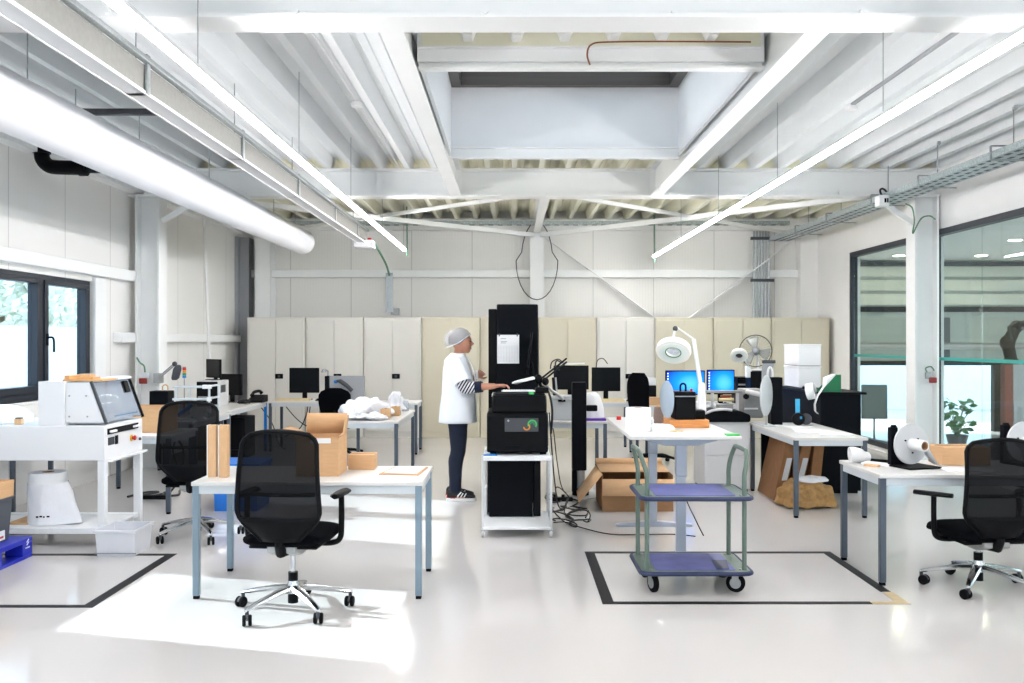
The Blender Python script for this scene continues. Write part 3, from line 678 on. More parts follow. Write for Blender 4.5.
# ------------------------------------------------------------------ swivel chairs
def swivel_chair(label, loc, rz, sz, group='black mesh swivel chairs', base_rot=0.3, arms=True, bh=.60, pad=0.0):
    t_ = thing('swivel_chair', label, 'chair', loc, rz, group, local=True)
    R = .335
    b = MB().lathe([(.03, .10), (.045, .11), (.045, .135), (.03, .17), (.028, .18)], n=20); b.build('base_hub', 'chrome', t_)
    for k in range(5):
        a = base_rot + k * 2 * PI / 5; d = Vector((math.cos(a), math.sin(a), 0)); s = Vector((-d.y, d.x, 0)); rings = []
        for r, z, w_, h in ((.03, .135, .036, .035), (.12, .128, .03, .03), (.24, .105, .024, .024), (.33, .086, .018, .02), (R + .012, .080, .012, .014)):
            c = d * r + Vector((0, 0, z)); rings.append([c + s * (w_ * math.cos(q)) + Vector((0, 0, h * .6 * math.sin(q))) for q in [j * PI / 4 for j in range(8)]])
        MB().loft(rings).build('base_leg', 'chrome', t_)
        e = d * R; a2 = a + .9 + k * 1.7; f = Vector((math.cos(a2), math.sin(a2), 0)); g = Vector((-f.y, f.x, 0)); c = e + f * .018 + Vector((0, 0, .031))
        w_ = MB()
        for sg in (-1, 1): w_.lathe([(.012, -.009), (.026, -.010), (.031, -.005), (.031, .005), (.026, .010), (.012, .009)], c + g * (.016 * sg), g, 18)
        w_ = w_.build('caster', 'rubber', t_)
        h = MB().cyl(e + Vector((0, 0, .035)), e + Vector((0, 0, .084)), .011, n=10)
        h.loft([[c + g * x + f * (.03 * math.cos(q)) + Vector((0, 0, .031 * math.sin(q))) for q in [PI * .05 + j * PI * .9 / 8 for j in range(9)]] + [c + g * x + f * (.026 * math.cos(q)) + Vector((0, 0, .026 * math.sin(q))) for q in [PI * .95 - j * PI * .9 / 8 for j in range(9)]] for x in (-.005, .005)])
        h.build('caster_hood', 'dgrey', w_)
    MB().cyl((0, 0, .15), (0, 0, .23), .028, n=18).build('column_sleeve', 'black', t_)
    MB().cyl((0, 0, .05), (0, 0, .105), .03, n=16).build('column_foot', 'black', t_)
    MB().cyl((0, 0, .23), (0, 0, sz - .13), .015, n=16).build('gas_column', 'chrome', t_)
    b = MB().prism([(-.20, sz - .06), (-.21, sz - .10), (-.10, sz - .135), (.10, sz - .13), (.17, sz - .09), (.17, sz - .06)], 'x', -.085, .085)
    mh = b.build('mechanism', 'silver', t_, bev=.01)
    MB().cyl((.085, .05, sz - .09), (.24, .07, sz - .09), .007, n=8).build('lever', 'black', mh)
    # seat
    rings = []
    for y, w_, z, h in ((-.22, .19, 0, .02), (-.20, .225, 0, .038), (-.05, .245, -.006, .042), (.12, .245, 0, .042), (.20, .235, -.004, .04), (.25, .21, -.022, .03), (.265, .17, -.035, .015)):
        rings.append([Vector((w_ * (abs(math.cos(q)) ** .55) * (1 if math.cos(q) > 0 else -1), y, sz - .03 + z + h * (abs(math.sin(q)) ** .7) * (1 if math.sin(q) > 0 else -1))) for q in [j * 2 * PI / 24 for j in range(24)]])
    st = MB().loft(rings).build('seat', 'fabric', t_)
    MB().box(-.2, .2, -.18, .18, sz - .085, sz - .066).build('seat_pan', 'black', st, bev=.008)
    # back: bowed net in a rim
    z0 = sz - .03
    def wid(v):
        if v < .30: return .105 + .135 * math.sin(v / .30 * PI / 2) ** 1.2
        if v < .88: return .240 - .022 * (v - .30) / .58
        return .218 - .05 * ((v - .88) / .12) ** 2.6
    def pt(u, v):
        return Vector((u * wid(v), -.215 - .05 * math.sin(v * PI) + .02 * v - .035 * (1 - u * u) - .05 * max(0, v - .5), z0 + v * bh + (.022 * (1 - u * u) if v > .9 else 0)))
    NV, NU = 22, 12; V0 = int(NV * .24)
    def sheet(i0, i1):
        vs_ = [pt(-1 + 2 * j / NU, i / NV) for i in range(i0, i1 + 1) for j in range(NU + 1)]
        return MB().add(vs_, [(a * (NU + 1) + j, a * (NU + 1) + j + 1, (a + 1) * (NU + 1) + j + 1, (a + 1) * (NU + 1) + j) for a in range(i1 - i0) for j in range(NU)])
    bk = sheet(V0, NV).build('backrest', 'mesh', t_)
    rim = [pt(-1, i / NV) for i in range(0, NV + 1)] + [pt(-1 + 2 * j / NU, 1) for j in range(1, NU)] + [pt(1, i / NV) for i in range(NV, -1, -1)]
    MB().tube(rim, .0135, 8).build('back_frame', 'black', bk)
    sheet(0, V0).build('back_shell', 'black', bk, solid=.012)
    MB().tube([pt(-.9, .45) + Vector((0, .012, 0)), pt(-.4, .45) + Vector((0, .012, 0)), pt(0, .45) + Vector((0, .01, 0)), pt(.4, .45) + Vector((0, .012, 0)), pt(.9, .45) + Vector((0, .012, 0))], .012, 8).build('lumbar_bar', 'black', bk)
    MB().tube([(0, -.12, sz - .10), (0, -.20, sz - .095), (0, -.235, sz - .05), (0, -.225, sz + .03)], [.035, .035, .025, .018], 12).build('back_support', 'black', t_)
    if arms:
        for s in (-1, 1):
            ar = MB().tube(smooth_path([(s * .10, .02, sz - .085), (s * .22, .02, sz - .085), (s * .275, .02, sz - .06), (s * .285, .02, sz + .02), (s * .285, .02, sz + .19)], 4), .017, 10).build('armrest', 'black', t_)
            MB(Matrix.Translation((s * .28, .0, 0)) @ Matrix.Rotation(pad if s < 0 else -pad, 4, 'Z') @ Matrix.Translation((-s * .28, 0, 0))).loft([[Vector((s * .28 + w_ * math.cos(q), y, sz + .205 + .015 * math.sin(q))) for q in [j * PI / 6 for j in range(12)]] for y, w_ in ((-.10, .018), (-.08, .034), (.05, .042), (.12, .038), (.14, .02))]).build('arm_pad', 'black', ar)
    return t_
swivel_chair('black mesh swivel chair with its back turned, at the sunlit table', (-1.285, 5.40, 0), -.10, .485, base_rot=-PI / 2 - PI / 5 + .12)
swivel_chair('black mesh swivel chair in front of the white machine by the window', (-2.54, 7.43, 0), .06, .515, base_rot=PI / 2 - .06, arms=False)
swivel_chair('black mesh swivel chair, low, beside the label roll dispenser table', (2.99, 5.90, 0), .08, .40, base_rot=PI / 2 - .08, bh=.585, pad=.7)
def task_chair(label, loc, rz, sz, bw, bhh, hi):
    t_ = thing('task_chair', label, 'chair', loc, rz, 'plain black task chairs', local=True)
    MB().lathe([(.03, .05), (.04, .07), (.04, .12), (.025, .16)], n=14).build('base_hub', 'black', t_)
    for k in range(5):
        a = .5 + k * 2 * PI / 5; d = Vector((math.cos(a), math.sin(a), 0))
        MB().tube([d * .03 + Vector((0, 0, .11)), d * .18 + Vector((0, 0, .10)), d * .3 + Vector((0, 0, .075))], [.024, .02, .015], 8).build('base_leg', 'black', t_)
        MB().lathe([(.015, -.02), (.028, -.016), (.028, .016), (.015, .02)], d * .3 + Vector((0, 0, .028)), (-d.y, d.x, 0), 14).build('caster', 'rubber', t_)
    MB().cyl((0, 0, .12), (0, 0, sz - .06), .022, n=12).build('gas_column', 'black', t_)
    MB().loft([[Vector((w_ * math.cos(q), y, sz - .03 + h * math.sin(q))) for q in [j * PI / 8 for j in range(16)]] for y, w_, h in ((-.2, .15, .02), (-.17, .21, .035), (.1, .23, .04), (.2, .2, .035), (.23, .12, .015))]).build('seat', 'fabric', t_)
    rings = []
    for v in [i / 10 for i in range(11)]:
        w_ = bw * (.72 + .28 * math.sin(min(1, v * 1.6) * PI / 2)) * (1 if v < .75 else math.sqrt(max(.05, 1 - ((v - .75) / .27) ** 2) ) * (.75 if hi else 1) + (.25 if hi else 0))
        rings.append([Vector((w_ * math.cos(q), -.23 - .05 * v + .03 * math.sin(q) - .03 * math.sin(v * PI), hi_z(sz, bhh, v))) for q in [j * PI / 8 for j in range(16)]])
    MB().loft(rings).build('backrest', 'fabric', t_)
    MB().tube([(0, -.1, sz - .07), (0, -.24, sz - .06), (0, -.29, sz + .05), (0, -.29, sz + .2)], .02, 8).build('back_support', 'black', t_)
def hi_z(sz, bhh, v): return sz + .06 + bhh * v
task_chair('plain black task chair with a rounded back, before the grey screen panel', (-2.33, 12.55, 0), -.12, .46, .225, .44, False)
task_chair('plain black task chair with a tall narrow back, between monitor and magnifier lamp', (1.84, 11.9, 0), -.95, .48, .205, .64, True)

# ------------------------------------------------------------------ things on the sunlit table
ZT = .7205
t_ = thing('cardboard_box', 'open brown cardboard box with a white label on the sunlit table', 'box', (-1.24, 6.0, ZT))
x0, x1, y0, y1, h = -1.375, -1.105, 5.86, 6.16, .245; e = .006
b = MB().box(x0, x1, y0, y0 + e, ZT, ZT + h).box(x0, x1, y1 - e, y1, ZT, ZT + h).box(x0, x0 + e, y0 + e, y1 - e, ZT, ZT + h).box(x1 - e, x1, y0 + e, y1 - e, ZT, ZT + h).box(x0 + e, x1 - e, y0 + e, y1 - e, ZT, ZT + e)
b.build('box_body', 'card', t_)
MB().add([(x0, y1 - .003, ZT + h), (x1, y1 - .003, ZT + h), (x1, y1 + .01, ZT + h + .135), (x0, y1 + .01, ZT + h + .135)], [(0, 1, 2, 3)]).build('flap', 'card', t_, solid=.005)
MB().add([(x1 - .003, y0, ZT + h), (x1 - .003, y1, ZT + h), (x1 + .012, y1 - .01, ZT + h + .125), (x1 + .012, y1 - .13, ZT + h + .125), (x1 + .002, y1 - .15, ZT + h + .02), (x1, y0, ZT + h + .012)], [(0, 1, 2, 3, 4, 5)]).build('flap', 'card', t_, solid=.005)
MB().add([(x0 + .003, y0, ZT + h), (x0 + .003, y1, ZT + h), (x0 - .10, y1 - .01, ZT + h + .05), (x0 - .10, y0 + .01, ZT + h + .05)], [(0, 1, 2, 3)]).build('flap', 'card', t_, solid=.005)
MB().box(-1.285, -1.155, y0 - .004, y0 - .0005, ZT + h - .034, ZT + h - .002).build('label_sticker', 'paper', t_)
t_ = thing('cardboard_box', 'small closed brown cardboard box beside the open box', 'box', (-.99, 6.24, ZT))
MB().box(-1.10, -.925, 6.17, 6.32, ZT, ZT + .10).build('box_body', 'card', t_, bev=.004)
MB().box(-1.10, -.925, 6.235, 6.255, ZT + .1005, ZT + .102).build('lid_tape', 'cardd', t_)
for k, (xa, lb) in enumerate(((-1.925, 'upright tan wooden strip on the sunlit table, the one nearer its corner'), (-1.855, 'upright tan wooden strip on the sunlit table, the one nearer the mesh chair'))):
    b = MB().box(xa, xa + .052 if k == 0 else xa + .055, 5.82, 5.87, ZT, ZT + .33)
    t_ = thing('wooden_strip', lb, 'wooden strip', (xa + .027, 5.845, ZT)); b.build('strip', 'tan', t_, bev=.002)
    MB().box(xa - .006, xa - .0005, 5.82, 5.88, ZT, ZT + .33).build('strip_edge', 'wplastic', t_)
b = MB()
single(MB().prism([(-.86, 5.93), (-.60, 5.90), (-.57, 6.26), (-.80, 6.28)], 'z', ZT, ZT + .006), 'cardboard_sheet', 'card', 'thin tan sheet under the white papers on the sunlit table', 'cardboard', (-.7, 6.1, ZT))
single(MB().prism([(-.83, 5.97), (-.615, 5.92), (-.585, 6.22), (-.78, 6.24)], 'z', ZT + .0065, ZT + .012), 'paper_sheet', 'paper', 'white sheet of paper at the free end of the sunlit table', 'paper', (-.7, 6.1, ZT))

# ------------------------------------------------------------------ white bench machine by the window
t_ = thing('bench_machine', 'white bench machine with a clear slanted hood on a white frame by the window', 'machine', (-3.8, 7.45, 0))
Y0, Y1 = 7.10, 7.83; XA, XB = -4.62, -3.145
MB().box(XA, XB, Y0, Y1, .66, .93).build('body', 'white', t_, bev=.006)
MB().box(-3.66, -3.45, Y0 + .005, Y1 - .005, .93, 1.27).build('rear_housing', 'white', t_, bev=.004)
hd = MB().prism([(-3.448, .955), (-3.14, .955), (-3.258, 1.262), (-3.448, 1.262)], 'y', Y0 + .01, Y0 + .022).build('side_plate', 'white', t_, bev=.002)
for (x, z) in ((-3.42, 1.0), (-3.42, 1.16), (-3.28, 1.0), (-3.29, 1.16)): MB().cyl((x, Y0 + .004, z), (x, Y0 + .0095, z), .007, n=8).build('bolt', 'silver', hd)
MB().prism([(-3.448, .955), (-3.14, .955), (-3.258, 1.262), (-3.448, 1.262)], 'y', Y1 - .022, Y1 - .01).build('side_plate', 'white', t_, bev=.002)
MB().add([(-3.142, Y0 + .03, .95), (-3.142, Y1 - .03, .95), (-3.258, Y1 - .03, 1.262), (-3.258, Y0 + .03, 1.262)], [(0, 1, 2, 3)]).build('hood_window', 'acryl', t_, solid=.005)
MB().box(-3.448, -3.26, Y0 + .022, Y1 - .022, 1.255, 1.268).build('hood_top', 'acryl', t_)
for y in (Y0 + .015, Y1 - .015): MB().bar((-3.135, y, .94), (-3.255, y, 1.27), .02, .02, (0, 1, 0)).build('hood_rail', 'dgrey' if y < 7.4 else 'black', t_)
hb = MB().bar((-3.215, Y1 - .14, 1.155), (-3.245, Y1 - .14, 1.25), .085, .03, (1, 0, 0)); hb.build('hood_catch', 'black', t_, bev=.004)
MB().box(-3.44, -3.2, Y0 + .06, Y1 - .06, .94, .975).build('roller_bed', 'white', t_, bev=.004)
MB().cyl((-3.17, Y0 + .25, .985), (-3.17, Y1 - .05, .985), .007, n=8).build('indicator_bar', 'cyan', t_)
MB().box(-3.1449, -3.139, Y0 + .05, Y1 - .10, .855, .90).build('slot', 'black', t_)
for y in (Y0 + .07, Y1 - .22): MB().box(-3.139, -3.115, y, y + .10, .868, .886).build('slot_handle', 'wplastic', t_, bev=.006)
MB().box(-3.1449, -3.14, Y0 + .06, Y0 + .17, .77, .83).build('display', 'dgrey', t_, bev=.002)
MB().box(-3.1449, -3.138, Y0 + .185, Y0 + .235, .765, .835).build('rocker_switch', 'black', t_, bev=.003)
kn = MB().lathe([(.026, 0), (.026, .006)], (-3.1445, Y0 + .50, .785), (1, 0, 0), 20).build('stop_plate', 'yellow', t_)
MB().lathe([(.012, .006), (.012, .02), (.021, .024), (.019, .036), (.008, .04)], (-3.1445, Y0 + .50, .785), (1, 0, 0), 20).build('stop_button', 'red', kn)
MB().cyl((-3.1445, Y0 + .66, .76), (-3.13, Y0 + .66, .76), .012, n=12).build('key_switch', 'dgrey', t_)
MB().box(-3.16, -3.11, Y0 + .06, Y1 + .02, .642, .659).build('tray_edge', 'white', t_)
for x in (XA, -3.20):
    for y in (Y0, Y1 - .055): MB().box(x, x + .058, y, y + .055, .0, .659).build('leg', 'white', t_, bev=.004)
MB().box(XA + .01, XB - .01, Y0 - .03, Y0 + .10, .10, .145).box(XA + .01, XB - .01, Y1 - .16, Y1 - .06, .10, .14).box(XA + .01, XB - .01, Y0 + .101, Y1 - .161, .115, .135).build('lower_shelf', 'white', t_, bev=.004)
# film and little block on the infeed
t_ = thing('wooden_block', 'tiny wooden block with a dark top on the white machine infeed', 'block', (-3.86, 7.2, .9305)); MB().box(-3.885, -3.835, 7.18, 7.23, .9305, .975).build('block', 'tan', t_, bev=.003); MB().box(-3.88, -3.84, 7.185, 7.225, .9755, .985).build('cap', 'dgrey', t_)
t_ = thing('wooden_tray', 'light pine wooden tray with blocks on top of the white machine', 'tray', (-3.4, 7.3, 1.2705))
MB().box(-3.50, -3.19, 7.16, 7.42, 1.2705, 1.283).build('tray_board', 'wood', t_, bev=.002)
MB().box(-3.49, -3.45, 7.17, 7.40, 1.2835, 1.315).build('tray_rim', 'wood', t_, bev=.002); 
MB().box(-3.41, -3.28, 7.2, 7.33, 1.2835, 1.30).build('block', 'wood', t_, bev=.002); MB().box(-3.40, -3.31, 7.22, 7.30, 1.3005, 1.325).build('block', 'tan', t_, bev=.002)
single(MB().box(-3.33, -3.20, 7.48, 7.75, 1.2695, 1.29), 'paper_pad', 'paper', 'white pad lying beside the pine tray on the white machine', 'paper pad', (-3.26, 7.6, 1.2695), bev=.003)
# white roll in a plastic sack on the shelf
t_ = thing('paper_roll', 'big white paper roll half wrapped in plastic on the machine shelf', 'paper roll', (-3.6, 7.32, .146))
MB().lathe([(.03, .40), (.135, .40), (.14, .39), (.14, .01), (.135, 0), (.03, 0)], (-3.68, 7.30, .146), n=36, cap=False).build('roll', 'paper', t_)
MB().lathe([(.03, .3), (.03, .4015), (.045, .4015), (.045, .3)], (-3.68, 7.30, .146), n=24, cap=False).build('core', 'cardd', t_)
rings = []
for k in range(9):
    v = k / 8; ext = .12 * (1 - v) ** .8
    rings.append([Vector((-3.68 + (.148 + (ext if math.cos(q) > .3 else 0) * (max(0, math.cos(q) - .3) / .7)) * math.cos(q) + .004 * math.sin(5 * q + k), 7.30 + .148 * math.sin(q) * (1 - .25 * max(0, math.cos(q)) * ext / .12), .147 + .32 * v * (1 - .25 * (math.cos(q) > .4) * v * 0))) for q in [j * 2 * PI / 32 for j in range(32)]])
MB().loft(rings, cap=False).build('plastic_sack', 'film', t_)
pr = MB()
for k, wd in enumerate((.018, .02, .012, .022)): pr.box(-3.70 + k * .028, -3.70 + k * .028 + wd, 7.148, 7.151, .21 + .003 * (k % 2), .222 + .003 * (k % 2))
pr.build('printed_code', 'black', t_)
single(MB().prism([(-3.95, 7.2), (-3.78, 7.2), (-3.78, 7.5), (-3.95, 7.5)], 'z', .146, .16), 'paper_pad', 'card', 'brown edged pad on the machine shelf beside the roll', 'paper pad', (-3.85, 7.35, .146))
# white bin
t_ = thing('storage_bin', 'white open plastic bin on the floor in front of the machine frame', 'bin', (-2.91, 6.9, 0))
def open_bin(t_, x0, x1, y0, y1, z0, z1, m, tp=.012, e=.006, name='bin_body', rim=.012, base=None):
    b = MB(); o = [(x0 + tp, y0 + tp), (x1 - tp, y0 + tp), (x1 - tp, y1 - tp), (x0 + tp, y1 - tp)]; O = [(x0, y0), (x1, y0), (x1, y1), (x0, y1)]
    i_ = [(x0 + tp + e, y0 + tp + e), (x1 - tp - e, y0 + tp + e), (x1 - tp - e, y1 - tp - e), (x0 + tp + e, y1 - tp - e)]; I = [(x0 + e, y0 + e), (x1 - e, y0 + e), (x1 - e, y1 - e), (x0 + e, y1 - e)]
    vs_ = [(x, y, z0) for x, y in o] + [(x, y, z1) for x, y in O] + [(x, y, z1) for x, y in I] + [(x, y, z0 + e) for x, y in i_]
    fs = [(0, 3, 2, 1)] + [(k, (k + 1) % 4, 4 + (k + 1) % 4, 4 + k) for k in range(4)] + [(4 + k, 4 + (k + 1) % 4, 8 + (k + 1) % 4, 8 + k) for k in range(4)] + [(8 + k, 8 + (k + 1) % 4, 12 + (k + 1) % 4, 12 + k) for k in range(4)] + [(12, 13, 14, 15)]
    b.add(vs_, fs); r = b.build(name, m, t_, smooth=False)
    q = MB().box(x0 - rim, x1 + rim, y0 - rim, y0 - .0005, z1 - .02, z1).box(x0 - rim, x1 + rim, y1 + .0005, y1 + rim, z1 - .02, z1).box(x0 - rim, x0 - .0005, y0, y1, z1 - .02, z1).box(x1 + .0005, x1 + rim, y0, y1, z1 - .02, z1)
    q.build('rim', m, t_, bev=.002); return r
open_bin(t_, -3.06, -2.765, 6.75, 7.07, 0, .195, 'bin')
MB().box(-3.065, -2.76, 6.745, 6.749, .02, .03).build('base_line', 'grey', t_)
# pallet, crate, box
t_ = thing('plastic_pallet', 'bright blue plastic pallet carrying the dark grey crate', 'pallet', (-3.95, 6.4, 0))
MB().box(-4.40, -3.53, 5.85, 6.77, .115, .150).build('deck', 'pallet', t_, bev=.004)
for x in (-4.40, -4.03, -3.66):
    for y in (5.85, 6.24, 6.64): MB().box(x, x + .13, y, y + .13, .025, .1149).build('block', 'pallet', t_, bev=.004)
for x in (-4.40, -4.03, -3.66): MB().box(x, x + .13, 5.85, 6.77, 0, .0249).build('runner', 'pallet', t_, bev=.003)
g = MB().bar((-3.529, 6.69, .118), (-3.529, 6.72, .138), .002, .008).bar((-3.529, 6.69, .098), (-3.529, 6.72, .118), .002, .008)
for k in range(4): g.box(-3.5298, -3.5285, 6.675 + k * .016, 6.685 + k * .016, .075, .085)
g.build('white_emblem', 'paper', t_)
t_ = thing('plastic_crate', 'dark grey plastic crate on the blue pallet', 'crate', (-3.9, 6.4, .151))
open_bin(t_, -4.25, -3.615, 5.95, 6.66, .151, .465, 'crate', tp=.02, e=.008, name='crate_body', rim=.014)
MB().box(-3.625, -3.6155, 6.42, 6.56, .17, .235).build('label_sticker', 'paper', t_)
MB().box(-3.6154, -3.6145, 6.44, 6.54, .185, .2).build('label_print', 'red', t_)
MB().box(-3.616, -3.6145, 6.1, 6.2, .36, .40).build('hand_hole', 'black', t_)
t_ = thing('cardboard_box', 'flat brown cardboard box resting on top of the dark grey crate', 'box', (-3.9, 6.4, .466))
open_bin(t_, -4.26, -3.61, 5.94, 6.67, .466, .58, 'card', tp=.002, e=.006, name='box_body', rim=.001)

# ------------------------------------------------------------------ along the window wall
def monitor(label, c, wd, ht, rz=0, stand=True, scr='screen', z0=None, group=None, tilt=0):
    """flat monitor facing -Y turned by rz; c = centre of the foot on the table"""
    t_ = thing('monitor', label, 'monitor', c, rz, group, local=True)
    z = .10 if z0 is None else z0
    MB().box(-wd / 2, wd / 2, -.012, .022, z, z + ht).build('housing', 'black', t_, bev=.006)
    s = MB().box(-wd / 2 + .014, wd / 2 - .014, -.0135, -.0125, z + .018, z + ht - .014).build('screen', scr, t_)
    if scr == 'desktop':
        q = MB()
        for i in range(7):
            q.box(-wd / 2 + .025, -wd / 2 + .04, -.0145, -.0138, z + ht - .05 - i * .037, z + ht - .035 - i * .037)
        q.build('icon_column', 'deskicon', s)
    if stand:
        MB().box(-.035, .035, .0225, .045, .008, z + ht * .5).build('stand', 'black', t_, bev=.004)
        MB().prism([(-.11, -.06), (.11, -.06), (.12, .05), (.08, .09), (-.08, .09), (-.12, .05)], 'z', 0, .0079).build('stand_foot', 'black', t_, bev=.002)
    return t_
ZT = .7205
t_ = thing('cardboard_box', 'open brown cardboard tray on the window table behind the machine', 'box', (-3.5, 8.9, ZT)); open_bin(t_, -3.72, -3.30, 8.66, 9.08, ZT, ZT + .235, 'card', tp=.0, e=.006, name='box_body', rim=.001)
for k in range(2): single(MB().prism([(-3.5 + k * .2, 10.0), (-3.42 + k * .0 + .0, 10.0), (-3.43, 10.3), (-3.60, 10.32)] if k else [(-3.95, 9.92), (-3.62, 9.9), (-3.60, 10.25), (-3.90, 10.3)], 'z', ZT, ZT + .02), 'paper_pad', 'paper', ['white paper stack on the window table before the tube stand', 'narrow white paper at the edge of the tube stand table'][k], 'paper', (-3.6 - .1 * k, 10.1, ZT))
t_ = thing('toolbox', 'small dark toolbox with a handle on the window table under the clamp lamp', 'toolbox', (-4.1, 11.05, ZT))
MB().box(-4.24, -4.02, 10.75, 10.95, ZT, 1.0).build('case', 'blackm', t_, bev=.008); MB().tube(smooth_path([(-4.12, 10.85, 1.0), (-4.12, 10.85, 1.05), (-4.09, 10.85, 1.07), (-4.06, 10.85, 1.05), (-4.06, 10.85, 1.0)], 3), .008, 8).build('handle', 'tan', t_)
t_ = thing('tube_stand', 'low stand of pale tubes in front of the desktop printer', 'stand', (-3.55, 10.5, ZT))
for (x, y) in ((-3.41, 10.36), (-3.46, 10.85), (-3.80, 10.85), (-3.78, 10.36)): MB().cyl((x, y, ZT), (x, y, 1.06), .013, n=10).build('post', 'apron', t_)
for zz in (.93, 1.07): MB().cyl((-3.82, 10.36, zz), (-3.385, 10.36, zz), .014, n=10).cyl((-3.46, 10.36, zz), (-3.46, 10.86, zz), .012, n=10).build('rail', 'apron', t_)
for (x, zz) in ((-3.41, 1.07), (-3.41, .93), (-3.46, 1.07), (-3.41, .80)): MB().box(x - .022, x + .022, 10.335, 10.385, zz - .022, zz + .022).build('clamp', 'wplastic', t_, bev=.004)
MB().cyl((-3.78, 10.4, .74), (-3.62, 10.4, .86), .02, n=10).build('blue_bottle', 'sblue', t_)
t_ = thing('signal_tower', 'thin signal tower with red, amber, green and blue segments', 'signal light', (-3.9, 10.95, ZT))
MB().cyl((-3.9, 10.95, ZT), (-3.9, 10.95, 1.145), .008, n=8).build('pole', 'silver', t_)
for k, m in enumerate(('sblue', 'dgreen', 'amber', 'red')): MB().cyl((-3.9, 10.95, 1.146 + k * .031), (-3.9, 10.95, 1.175 + k * .031), .022, n=16).build('segment', m, t_)
MB().cyl((-3.9, 10.95, 1.271), (-3.9, 10.95, 1.278), .02, n=16).build('cap', 'dred', t_)
t_ = thing('clamp_lamp', 'grey articulated clamp lamp reaching out from the left column', 'lamp', (-4.3, 11.33, 1.1))
MB().box(-4.40, -4.30, 11.28, 11.365, 1.07, 1.19).build('bracket', 'silver', t_, bev=.006)
MB().bar((-4.34, 11.28, 1.14), (-4.08, 11.1, 1.31), .012, .012).bar((-4.34, 11.28, 1.115), (-4.08, 11.1, 1.285), .012, .012).build('arm', 'grey', t_)
MB().ell((-4.07, 11.1, 1.31), .03, .03, .03).build('joint', 'dgrey', t_)
MB().loft([[Vector((-4.03 + .055 * w_ * math.cos(q) - o, 11.08 + .05 * w_ * math.sin(q) * 1.0, 1.20 + dz_)) for q in [j * PI / 8 for j in range(16)]] for w_, dz_, o in ((.5, -.085, .035), (.85, -.06, .025), (.9, .05, .0), (.6, .09, -.01), (.2, .10, -.015))]).build('lamp_head', 'dgrey', t_)
t_ = thing('wall_socket', 'dark red power socket low on the left white column', 'socket', (-4.52, 11.34, 1.1))
MB().box(-4.57, -4.47, 11.30, 11.366, 1.13, 1.20).build('back_box', 'apron', t_, bev=.006); MB().box(-4.575, -4.475, 11.27, 11.3, 1.06, 1.13).build('socket_face', 'dred', t_, bev=.012)
MB().tube(smooth_path([(-4.52, 11.33, 1.2), (-4.52, 11.3, 1.28), (-4.57, 11.3, 1.32), (-4.62, 11.33, 1.38)]), .01, 6).build('lead', 'gcable', t_)
t_ = thing('desktop_printer', 'beige and black desktop printer on the window wall table', 'printer', (-4.0, 12.3, ZT))
MB().box(-4.15, -3.865, 12.1, 12.56, ZT, 1.06).build('case', 'lgrey', t_, bev=.012); MB().box(-4.145, -3.87, 12.085, 12.099, ZT + .03, 1.05).build('front_panel', 'black', t_, bev=.006)
MB().box(-3.8645, -3.860, 12.2, 12.40, .90, 1.0).build('side_display', 'dgrey', t_)
MB().box(-4.12, -3.92, 12.06, 12.0845, .83, .86).build('output_slot', 'silver', t_)
monitor('black monitor standing on top of the beige desktop printer', (-4.03, 12.42, 1.061), .36, .25, -.75, z0=.03)
monitor('black monitor behind the beige desktop printer, near the back corner', (-3.98, 13.02, ZT), .40, .30, -.45)
t_ = thing('telephone', 'black desk telephone on the window wall table end', 'telephone', (-3.6, 12.9, ZT))
MB().prism([(12.9, ZT), (13.2, ZT), (13.2, ZT + .1), (12.9, ZT + .03)], 'x', -3.72, -3.50).build('base', 'black', t_, bev=.008)
MB().tube(smooth_path([(-3.66, 12.95, ZT + .10), (-3.66, 13.05, ZT + .14), (-3.62, 13.18, ZT + .15), (-3.60, 13.22, ZT + .12)]), [.03] + [.022] * 17 + [.03], 10).build('handset', 'black', t_)
t_ = thing('cable_bundle', 'tangle of black cables beside the telephone', 'cable', (-3.58, 12.7, ZT))
MB().tube(smooth_path([(-3.68 + .07 * math.cos(k * 1.9), 12.66 + .1 * math.sin(k * 2.3), ZT + .015 + .012 * (k % 4)) for k in range(16)], 5), .011, 6).build('cord', 'cable', t_)
monitor('dark monitor on the corner table with the beige keyboard', (-3.075, 13.62, ZT), .44, .37, 0)
t_ = thing('keyboard', 'beige keyboard in front of the corner table monitor', 'keyboard', (-3.2, 13.35, ZT)); 
def keyboard(t_, x0, x1, y0, y1, z, m):
    MB().prism([(y0, z), (y1, z), (y1, z + .03), (y0, z + .015)], 'x', x0, x1).build('case', m, t_, bev=.003)
    q = MB()
    for r in range(4):
        for c in range(12):
            xa = x0 + .015 + c * (x1 - x0 - .03) / 12; ya = y0 + .015 + r * (y1 - y0 - .03) / 4; zz = z + .018 + r * .0037
            q.box(xa, xa + (x1 - x0 - .03) / 12 - .004, ya, ya + (y1 - y0 - .03) / 4 - .005, zz, zz + .006)
    k_ = q.build('key_field', m, t_); k_['kind'] = 'stuff'
keyboard(t_, -3.42, -2.93, 13.26, 13.42, ZT, 'beige')
t_ = thing('mouse', 'black mouse beside the beige keyboard on the corner table', 'mouse', (-2.8, 13.35, ZT)); MB().loft([[Vector((-2.82 + w_ * math.cos(q), y, ZT + .001 + max(0, h * math.sin(q)))) for q in [j * PI / 8 for j in range(16)]] for y, w_, h in ((13.29, .012, .008), (13.32, .03, .025), (13.37, .033, .032), (13.40, .015, .012))]).build('shell', 'black', t_)
t_ = thing('desk_lamp', 'slender grey articulated lamp beside the corner table monitor', 'lamp', (-2.72, 13.75, ZT))
MB().lathe([(.06, 0), (.06, .02), (.015, .03)], (-2.72, 13.75, ZT), n=18).build('base', 'black', t_)
